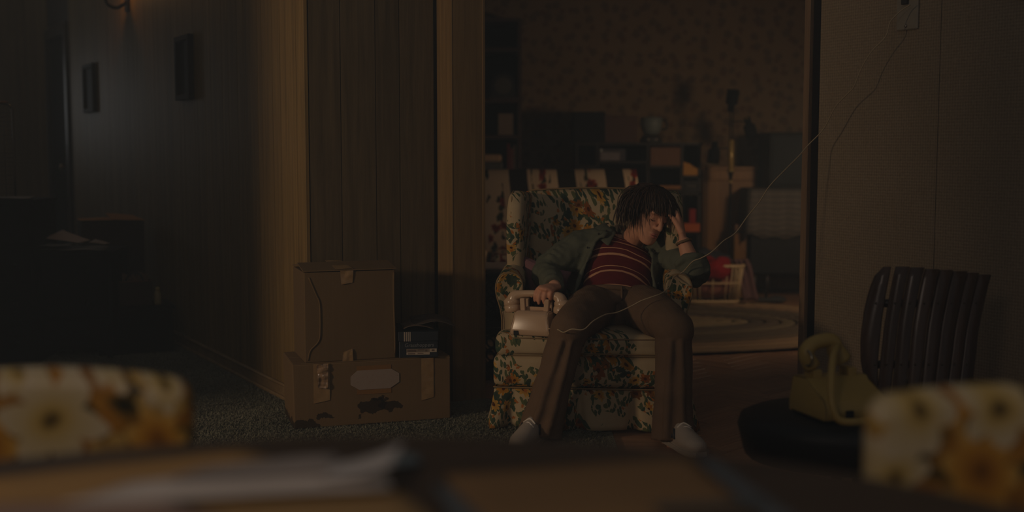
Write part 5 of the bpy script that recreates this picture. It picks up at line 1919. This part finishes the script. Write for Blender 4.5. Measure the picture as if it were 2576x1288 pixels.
def spot(c, tilt, k=1.0):
    h = lathe([(0.0, 0.085 * k), (0.024 * k, 0.083 * k), (0.026 * k, 0.03 * k), (0.045 * k, 0.02 * k), (0.047 * k, -0.085 * k), (0.043 * k, -0.085 * k), (0.040 * k, 0.0)], 18)
    R_ = Matrix.Rotation(tilt, 3, 'Y')
    for v_ in h.verts:
        v_.co = R_ @ v_.co + Vector(c)
    obj('lamp_head', h, plain(15, 14, 13, 0.7, 0.1), pl, True)


spot((-0.130, -0.012, 1.120), 0.10)
spot((0.135, -0.012, 1.305), -0.28)
spot((0.0, 0.0, 1.505), PI + 0.12, 1.0)
for q in range(2):
    obj('switch', ellipsoid((0.098 + 0.016 * q, -0.04, 1.376), (0.004, 0.004, 0.006), seg=8, rings=6), M['brass'], pl, True)

# television on a cloth-covered chest
TX0 = pxat(1892, 9.05)
ch2 = thing('chest', 'black chest on thin legs under the striped cloth in the far room', 'chest', (TX0, 9.05, 0))
obj('body', bxx(0, 0.95, 0, 0.48, 0.20, 0.838, 0.006), plain(20, 18, 17, 0.6), ch2)
for lx in (0.045, 0.14, 0.90):
    for ly in (0.05, 0.42):
        obj('leg', tube([(lx, ly, 0.21), (lx - 0.004, ly, 0.0)], [0.026, 0.012], 8, 1), M['dark_wood'], ch2, True)
t = NT('striped_table_cloth')
v = t.obj()
sp = t.n('ShaderNodeSeparateXYZ', Vector=v)
st_ = t.math('SINE', t.math('MULTIPLY', t.math('SUBTRACT', sp.outputs[2], t.math('MULTIPLY', sp.outputs[1], 1.0)), 150.0))
st2 = t.math('SINE', t.math('MULTIPLY', sp.outputs[0], 60.0))
M['tcloth'] = t.done(t.mix(t.math('MULTIPLY', t.math('GREATER_THAN', st_, 0.3), 0.6), t.mix(t.math('GREATER_THAN', st2, 0.4), s2l((0.42, 0.39, 0.36)), s2l((0.45, 0.42, 0.39))), s2l((0.32, 0.31, 0.30))), 0.85, 0.1)
cl = bmesh.new()
X0, X1, Y0_, Y1_ = -0.012, 0.97, -0.012, 0.49
rows = []
nn = 40
drop_f = [0.50 + 0.012 * math.sin(i * 0.9) for i in range(nn + 1)]
top_row = [Vector((X0 + (X1 - X0) * i / nn, Y1_, 0.842)) for i in range(nn + 1)]
mid_row = [Vector((X0 + (X1 - X0) * i / nn, Y0_ + 0.015, 0.843)) for i in range(nn + 1)]
e1 = [Vector((X0 + (X1 - X0) * i / nn, Y0_ - 0.004, 0.832)) for i in range(nn + 1)]
fr_rows = []
for f in (0.25, 0.5, 0.75, 1.0):
    fr_rows.append([Vector((X0 - 0.035 * f * (1 - i / nn) + (X1 - X0) * i / nn, Y0_ - 0.006 - 0.020 * f * (0.5 + 0.5 * math.sin(i * 0.9)), 0.832 - (0.832 - drop_f[i] + 0.03 * math.sin(i * 0.16)) * f)) for i in range(nn + 1)])
cl = loft([top_row, mid_row, e1] + fr_rows, closed=False)
# left hanging side
ls = []
for f in (0.0, 0.5, 1.0):
    ls.append([Vector((X0 - 0.004 - 0.030 * f, Y0_ + (Y1_ - Y0_) * j / 8, 0.842 - 0.40 * f)) for j in range(9)])
add(cl, loft(ls, closed=False))
cme = evaluated(cl, [('SOLIDIFY', dict(thickness=0.004, offset=1.0))])
tc = obj_me('tablecloth', cme, M['tcloth'])
tc.location = ch2.location
tag(tc, 'dull grey striped cloth hanging over the front of the black chest', 'tablecloth')
TVX = pxat(1931, 9.15) - 0.0
tv = thing('television', 'grey-screened television set on the striped cloth in the far room', 'television', (TVX, 9.12, 0.846))
obj('cabinet', bxx(0, 0.56, 0, 0.40, 0, 0.425, 0.012), plain(24, 22, 20, 0.6, 0.15), tv)
obj('bezel', add(add(bxx(0.005, 0.555, -0.015, 0.0, 0.40, 0.42, 0.003), bxx(0.005, 0.555, -0.015, 0, 0.004, 0.035, 0.003)), add(bxx(0.005, 0.03, -0.015, 0, 0.035, 0.40, 0.003), bxx(0.44, 0.555, -0.015, 0, 0.035, 0.40, 0.003))), plain(22, 20, 18, 0.6, 0.15), tv)
scr_ = []
for j in range(9):
    scr_.append([Vector((0.03 + 0.41 * i / 12, -0.004 - 0.016 * (1 - ((i - 6) / 6) ** 2) * (1 - ((j - 4) / 4) ** 2), 0.035 + 0.365 * j / 8)) for i in range(13)])
obj('screen', loft(scr_, closed=False), plain(40, 43, 45, 0.6, 0.15), tv, True)
for q in range(2):
    kn_ = lathe([(0.0, 0.0), (0.026, 0), (0.024, 0.016), (0, 0.017)], 16)
    for v_ in kn_.verts:
        v_.co = Vector((0.50 + v_.co.x, -0.015 - v_.co.z, 0.33 - 0.09 * q + v_.co.y))
    obj('dial', kn_, plain(90, 84, 76, 0.3), tv, True)
tag(obj('slipper', loft([[Vector((l_, w_ * math.cos(a), 0.018 + 0.004 + max(-0.4, math.sin(a)) * h_)) for a in [2 * PI * i / 12 for i in range(12)]] for l_, w_, h_ in ((0, 0.02, 0.012), (0.03, 0.035, 0.018), (0.10, 0.036, 0.018), (0.16, 0.042, 0.034), (0.21, 0.036, 0.026), (0.235, 0.015, 0.012))]), plain(64, 66, 66, 0.8), None, True, (pxat(1905, 8.85), 8.85, 0.0)), 'flat grey slipper on the floor in front of the black chest', 'slipper')

# laundry basket and clothes
LB = (pxat(1788, 8.72), 8.72, 0.028)
lb_ = thing('laundry_basket', 'cream plastic laundry basket full of clothes behind the armchair', 'basket', LB)
M['cream_pl'] = plain(196, 170, 128, 0.45, 0.4)


def bask(f, k=1.0, n=40):
    """rounded rectangle outline at height fraction f"""
    a_, b_ = (0.205 + 0.035 * f) * k, (0.155 + 0.03 * f) * k
    out = []
    for i in range(n):
        an_ = 2 * PI * i / n
        c, s_ = math.cos(an_), math.sin(an_)
        out.append(Vector((a_ * abs(c) ** 0.45 * (1 if c >= 0 else -1), b_ * abs(s_) ** 0.45 * (1 if s_ >= 0 else -1), 0.275 * f)))
    return out


def hoop(f, r, k=1.0):
    o_ = bask(f, k)
    return tube(o_ + [o_[0]], r, 6, 1)


obj('rim', hoop(1.0, 0.012), M['cream_pl'], lb_, True)
obj('hoop', hoop(0.55, 0.006), M['cream_pl'], lb_, True)
obj('hoop', hoop(0.06, 0.010), M['cream_pl'], lb_, True)
obj('floor', prism([(p.x, p.y) for p in bask(0.02)], 0.0, 0.008), M['cream_pl'], lb_)
lo_, hi_ = bask(0.05), bask(0.98)
for i in range(40):
    obj('slat', tube([lo_[i], hi_[i]], 0.0055, 5, 1), M['cream_pl'], lb_, True)


def lump(c, r, amp, sc, seed):
    b_ = ellipsoid(c, r, seg=28, rings=18)
    b_.normal_update()
    for v_ in b_.verts:
        v_.co += v_.normal * amp * (mnoise.noise(v_.co * sc + Vector((seed, 0, 0))) + 0.5 * mnoise.noise(v_.co * sc * 2 + Vector((0, seed, 0))))
    return b_


GC = 'clothes in the laundry basket'
LBv = Vector(LB)
tag(obj('pale_shirt', lump((0, 0, 0.135), (0.195, 0.145, 0.115), 0.015, 14, 1), cloth('pink_cloth', (130, 76, 66), (160, 108, 90), 18), None, True, LBv), 'faded pink clothes seen through the slats of the laundry basket', 'clothing', GC)
tag(obj('red_shirt', lump((0.03, -0.10, 0.245), (0.13, 0.12, 0.09), 0.035, 13, 3), cloth('red_cloth', (118, 14, 18), (150, 26, 28), 18), None, True, LBv), 'bright red garment heaped over the front of the laundry basket', 'clothing', GC)
tag(obj('blue_shirt', lump((-0.03, 0.06, 0.30), (0.20, 0.12, 0.075), 0.03, 11, 5), cloth('navy_cloth', (44, 46, 52), (64, 64, 70), 18), None, True, LBv), 'dark grey-blue garment piled at the back of the laundry basket', 'clothing', GC)
tw = loft([[LBv + Vector((0.17 + 0.012 * f + x * 0.055 + (0.05 + 0.02 * math.sin(i)) * f, -0.10 + 0.03 * math.sin(x * 9), 0.0)) + Vector((0.055 * math.sin(min(1, f * 3) * PI / 2), 0, 0.297 + 0.02 * math.sin(min(1.0, f * 4) * PI) - 0.275 * max(0, f - 0.15) / 0.85)) for i, x in enumerate([-1 + 2 * q / 10 for q in range(11)])] for f in [j / 14 for j in range(15)]], closed=False)
tw_me = evaluated(tw, [('SOLIDIFY', dict(thickness=0.012, offset=0.0))])
o_ = obj_me('towel', tw_me, cloth('mauve_towel', (104, 76, 76), (124, 94, 92), 24))
tag(o_, 'mauve towel hanging over the right end of the laundry basket to the floor', 'towel', GC)

# ================================================================== RIGHT: slatted chair with a yellow telephone
SCX = Vector((1.33, 3.72, 0))
sch = thing('slatted_chair', 'low chair with a curved back of dark wooden slats and a black seat', 'chair', SCX)
# backrest: slats on a curve that bends away to the right
bc_c = P(2330, 830, 3.95)


SL = [((2206, 2242), (2164, 2217), (2196, 2222)), ((2253, 2287), (2224, 2257), (2205, 2238)), ((2291, 2324), (2261, 2293), (2243, 2276)), ((2329, 2361), (2298, 2329), (2280, 2310)),
      ((2366, 2395), (2335, 2363), (2315, 2343)), ((2399, 2431), (2368, 2398), (2348, 2376)), ((2435, 2459), (2403, 2427), (2381, 2405)), ((2463, 2491), (2431, 2458), (2410, 2440))]


def back_depth(px, f):
    u = (px - 2180) / 300
    return 3.99 - 0.06 * math.sin(PI * max(0, min(1, u))) - 0.06 * f


for k_, (tp_, md_, bt_) in enumerate(SL):
    ty = (671, 671, 673, 677, 679, 682, 686, 691)[k_]
    rings = []
    for j in range(15):
        f = j / 14
        if f < 0.45:
            u = f / 0.45
            w0, w1 = tp_, md_
            u = u ** 0.85
        else:
            u = (f - 0.45) / 0.55
            w0, w1 = md_, bt_
        xl, xr = w0[0] + (w1[0] - w0[0]) * u - (1.5 if k_ > 1 else 0), w0[1] + (w1[1] - w0[1]) * u + (1.5 if k_ > 0 else 0)
        py = ty + (1000 - ty) * f
        if k_ == 0:
            xl = np.interp(f, [0, 0.03, 0.09, 0.18, 0.32, 0.55, 0.72, 0.84, 0.93, 1.0], [2222, 2208, 2196, 2186, 2174, 2164, 2165, 2172, 2188, 2206])
            xr = np.interp(f, [0, 0.2, 0.4, 0.7, 1.0], [2242, 2229, 2219, 2209, 2208])
        pl_, pr_ = P(xl, py, back_depth(xl, f)), P(xr, py, back_depth(xr, f))
        uu = (pr_ - pl_)
        nn_ = Vector((-uu.y, uu.x, 0)).normalized() * 0.008
        rings.append([p - SCX for p in (pl_ - nn_ * 0.4, pl_ + uu * 0.07 - nn_, pr_ - uu * 0.07 - nn_, pr_ - nn_ * 0.4, pr_ + nn_ * 0.5, pr_ - uu * 0.07 + nn_, pl_ + uu * 0.07 + nn_, pl_ + nn_ * 0.5)])
    obj('slat', loft(rings), M['slat'], sch, True)
    for (py, fx) in ((763, 0.28), (917, 0.78)):
        xm = np.interp(fx, [0, 0.45, 1], [sum(tp_) / 2, sum(md_) / 2, sum(bt_) / 2])
        obj('screw', ellipsoid(P(xm, py, back_depth(xm, fx) - 0.009) - SCX, (0.004, 0.003, 0.004), seg=8, rings=6), plain(90, 76, 60, 0.3, metal=1.0), sch, True)
for (py, fx, x0, x1) in ((763, 0.28, 2196, 2462), (917, 0.78, 2180, 2432)):
    pts = []
    for q in range(9):
        px = x0 + (x1 - x0) * q / 8
        pts.append(P(px, py, back_depth(px, fx) + 0.020) - SCX)
    obj('back_rail', tube(pts, 0.014, 6, 3, flat=[(1.0, 0.6)] * 9, ref=(0, 0, 1)), M['dark_wood'], sch, True)
# seat
se = []
zc = 0.315
sxc, syc = 0.02, -0.16
for (k, z) in ((0.90, -0.110), (0.97, -0.100), (1.0, -0.020), (0.985, 0.012), (0.93, 0.026), (0.6, 0.034), (0.05, 0.036)):
    ring = []
    for i in range(40):
        a = 2 * PI * i / 40
        c, s_ = math.cos(a), math.sin(a)
        ring.append(Vector((sxc + 0.660 * k * abs(c) ** 0.75 * (1 if c > 0 else -1), syc + 0.30 * k * abs(s_) ** 0.8 * (1 if s_ > 0 else -1), zc + z - 0.0)))
    se.append(ring)
obj('seat', loft(se), plain(18, 16, 15, 0.5, 0.3), sch, True)
for lx, ly in ((-0.30, -0.26), (0.48, -0.26), (-0.28, 0.02), (0.50, 0.02)):
    obj('leg', tube([(lx, ly, zc - 0.09), (lx * 1.06, ly * 1.1, 0.0)], [0.022, 0.015], 8, 1), M['dark_wood'], sch, True)
obj('back_support', tube([P(2260, 960, 3.93) - SCX, Vector((0.12, 0.10, 0.33))], 0.014, 8, 1), M['dark_wood'], sch, True)
obj('back_support', tube([P(2420, 960, 3.93) - SCX, Vector((0.40, 0.10, 0.33))], 0.014, 8, 1), M['dark_wood'], sch, True)

# yellow telephone
M['mustard'] = plain(172, 144, 74, 0.4, 0.4, 0.06)
YP = Vector((P(2128, 1090, 3.42).x, 3.50, zc + 0.037))
YZ = 0.32
yp = thing('telephone', 'mustard yellow telephone with a looped cord on the black chair seat', 'telephone', YP, YZ)
prof = [(-0.095, 0.0), (0.10, 0.0), (0.105, 0.03), (0.095, 0.105), (0.02, 0.108), (-0.085, 0.055), (-0.098, 0.03)]
rings = []
for x, k in ((-0.108, 0.95), (-0.102, 1.0), (0.102, 1.0), (0.108, 0.95)):
    rings.append([Vector((x * (1.02 - z * 0.6), y * k, z)) for y, z in prof])
yb = loft(rings)
bmesh.ops.bevel(yb, geom=list(yb.edges), offset=0.007, segments=3, affect='EDGES', profile=0.5)
obj('base', yb, M['mustard'], yp, True)
obj('cradle', bxx(-0.075, -0.045, 0.02, 0.075, 0.10, 0.130, 0.005), M['mustard'], yp)
obj('cradle', bxx(0.045, 0.075, 0.02, 0.075, 0.10, 0.130, 0.005), M['mustard'], yp)
for x in (-0.03, 0.055):
    obj('notch', bxx(x - 0.012, x + 0.012, -0.104, -0.09, 0.006, 0.030, 0.001), M['black'], yp)
yh = obj('handset', tube([(-0.065, 0.045, 0.135), (-0.085, 0.05, 0.175), (-0.06, 0.05, 0.205), (0.0, 0.05, 0.212), (0.015, 0.05, 0.185), (0.035, 0.05, 0.150)], [0.026, 0.024, 0.022, 0.022, 0.026, 0.034], 14, 4), M['mustard'], yp, True)
obj('chrome_ring', tube([Vector((-0.092, 0.028, 0.165)) + Vector((0.0, 0.022 * math.cos(a), 0.022 * math.sin(a))) for a in [2 * PI * i / 16 for i in range(17)]], 0.004, 6, 1), plain(160, 150, 130, 0.2, metal=1.0), yh, True)
obj('cord', tube([(0.01, 0.03, 0.195), (-0.05, -0.04, 0.180), (-0.095, -0.10, 0.130), (-0.112, -0.13, 0.07), (-0.100, -0.145, 0.020), (-0.05, -0.155, 0.010), (0.04, -0.135, 0.010), (0.095, -0.11, 0.010)], [0.011] * 8, 10, 5), M['mustard'], yp, True)

# ================================================================== FOREGROUND: table, papers, two flowered chairs
TZ = 0.75
tab = thing('kitchen_table', 'dark brown round-edged table in front, strewn with folders and papers', 'table', (-0.16, 0.645, 0))
tt = [(0.93 * math.cos(a), 0.93 * math.sin(a)) for a in [2 * PI * i / 72 for i in range(72)]]
obj('tabletop', prism(tt, TZ - 0.03, TZ, 0.006), M['table'], tab)
obj('apron', prism([(x * 0.86, y * 0.86) for x, y in tt], TZ - 0.10, TZ - 0.03), M['table'], tab)
for a in (0.7, 2.4, 3.9, 5.5):
    obj('leg', tube([(0.72 * math.cos(a), 0.68 * math.sin(a), TZ - 0.05), (0.75 * math.cos(a), 0.71 * math.sin(a), 0)], [0.035, 0.022], 10, 1), M['table'], tab, True)

GT = 'papers and folders on the table'


def on_table(name, label, cat, pix, z, m, nx=8, ny=6, amp=0.0, sc=10, th=0.0015, lift=None):
    cs = [PZ(px, py, TZ + z) for px, py in pix]
    b = sheet(cs, nx, ny, amp, sc, th, lift)
    c0 = (cs[0] + cs[2]) / 2
    for v_ in b.verts:
        v_.co -= c0
    return tag(obj(name, b, m, None, True, c0), label, cat, GT)


man = cardboard('manila', False, (196, 152, 96))
man2 = cardboard('manila_brown', False, (142, 110, 74))
on_table('folder', 'wide manila folder at the left of the table, under the white papers', 'folder', [(-60, 1300), (900, 1236), (612, 1132), (-60, 1210)], 0.002, man, th=0.003)
on_table('folder', 'pale manila folder lying nearest on the table, in front of the white papers', 'folder', [(420, 1340), (1120, 1330), (1010, 1240), (500, 1262)], 0.002, cardboard('manila_pale', False, (176, 140, 92)), th=0.002)
on_table('paper_sheet', 'long white sheet lying across the manila folder', 'paper', [(150, 1280), (985, 1236), (960, 1180), (330, 1222)], 0.010, M['paper'], amp=0.006, th=0.002)
on_table('paper_sheet', 'grey-white sheet under the long white sheet, further back', 'paper', [(420, 1215), (880, 1195), (840, 1150), (520, 1185)], 0.016, plain(170, 158, 150), amp=0.006, th=0.0015)
on_table('paper_sheet', 'pinkish sheet at the lower left corner of the table', 'paper', [(-60, 1345), (600, 1330), (420, 1262), (-60, 1275)], 0.008, plain(168, 138, 122), amp=0.003)
on_table('paper_sheet', 'small white sheet with a curled-up corner at the right end of the papers', 'paper', [(800, 1212), (985, 1212), (1020, 1150), (860, 1172)], 0.018, plain(206, 198, 192), amp=0.004, lift=lambda u, v_: 0.016 * u * u)
on_table('paper_sheet', 'blue-grey slip just beyond the curled white sheet', 'paper', [(900, 1180), (1060, 1172), (1050, 1146), (940, 1150)], 0.002, plain(110, 120, 122), amp=0.003)
on_table('folder', 'large brown envelope at the middle of the table', 'folder', [(1170, 1330), (1960, 1300), (1745, 1150), (1120, 1196)], 0.002, man2, th=0.003)
on_table('paper_strip', 'blue-grey ribbon of paper along the right edge of the brown envelope', 'paper', [(1930, 1312), (2010, 1312), (1790, 1152), (1740, 1150)], 0.009, plain(92, 96, 98))
on_table('paper_strip', 'blue-grey ribbon of paper at the lower left corner of the brown envelope', 'paper', [(1150, 1330), (1240, 1330), (1130, 1225), (1085, 1215)], 0.009, plain(92, 96, 98))
on_table('paper_strip', 'dark blue-grey strip across the lower half of the brown envelope', 'paper', [(1660, 1290), (1930, 1282), (1900, 1262), (1640, 1272)], 0.010, plain(84, 84, 80))


def kitchen_chair(label, px0, px1, py_top, Y, rz, blooms):
    zt = P(1288, py_top, Y).z
    x0, x1 = P(px0, 380, Y).x, P(px1, 380, Y).x
    w = x1 - x0
    k = thing('kitchen_chair', label, 'chair', ((x0 + x1) / 2, Y, 0), rz, 'flowered kitchen chairs')
    bkm = box((0, 0.035, zt - 0.19), (w, 0.07, 0.38), 0.034, seg=5)
    bmesh.ops.subdivide_edges(bkm, edges=[e for e in bkm.edges if abs(e.verts[0].co.x - e.verts[1].co.x) > 0.2], cuts=8)
    for v_ in bkm.verts:
        u = v_.co.x / (w / 2)
        v_.co.z += 0.018 * (1 - u * u) * (1 if v_.co.z > zt - 0.1 else 0)
        v_.co.y += 0.03 * u * u * -1
    fl_ = []
    for (bx, by, br, turn, kind) in blooms:      # where each bloom is printed, in the chair's own metres
        w_ = Matrix.Rotation(-rz, 3, 'Z') @ (P(bx, by, Y - 0.01) - Vector(((x0 + x1) / 2, Y, 0)))
        fl_.append((w_.x + 0.6 * w_.y, w_.z - 0.5 * w_.y, br, turn, kind))
    vin = vinyl_flowers('flowered_vinyl', fl_)
    obj('backrest', bkm, vin, k, True)
    st = box((0, -0.22 * -1 + 0.06, 0.45), (w * 0.98, 0.44, 0.07), 0.03, seg=4)
    obj('seat', st, vin, k, True)
    cr_ = plain(120, 112, 100, 0.2, metal=1.0)
    for sx in (-1, 1):
        obj('back_post', tube([(sx * w * 0.36, 0.05, zt - 0.3), (sx * w * 0.38, 0.04, 0.42), (sx * w * 0.42, -0.02, 0.0)], 0.011, 8, 3), cr_, k, True)
        obj('leg', tube([(sx * w * 0.40, 0.34, 0.42), (sx * w * 0.43, 0.38, 0.0)], 0.011, 8, 1), cr_, k, True)
    return k


kitchen_chair('flowered vinyl kitchen chair at the left side of the table', -330, 462, 962, 1.78, 0.06, [(295, 945, 0.036, 0.5, 'w'), (415, 980, 0.036, 1.2, 'w'), (390, 1105, 0.050, 0.3, 'g'), (60, 955, 0.038, 0.9, 'w'), (-30, 1120, 0.05, 0.2, 'g'), (140, 1078, 0.078, 0.4, 'w')])
kitchen_chair('flowered vinyl kitchen chair at the right side of the table', 2205, 3020, 1010, 1.60, -0.10, [(2490, 1200, 0.060, 0.5, 'g'), (2205, 1180, 0.035, 1.2, 'g'), (2265, 1205, 0.050, 0.3, 'w'), (2420, 1040, 0.04, 0.2, 'g'), (2545, 1045, 0.055, 0.9, 'w'), (2321, 1055, 0.066, 0.4, 'w')])

# thin even haze added to lift the blacks across the rooms
t = NT('lift_haze')
t.t.nodes.remove(t.b)
vs_ = t.n('ShaderNodeVolumeScatter', Color=(0.80, 0.93, 1.0), Density=0.022, Anisotropy=0.0)
t.t.links.new(vs_.outputs[0], t.t.nodes['Material Output'].inputs['Volume'])
hz = obj('haze', bxx(-6.8, 4.0, -0.8, 9.74, 0.02, 2.74), t.m)
tag(hz, 'thin haze added to lift the blacks of the dim rooms', 'haze', kind='stuff')
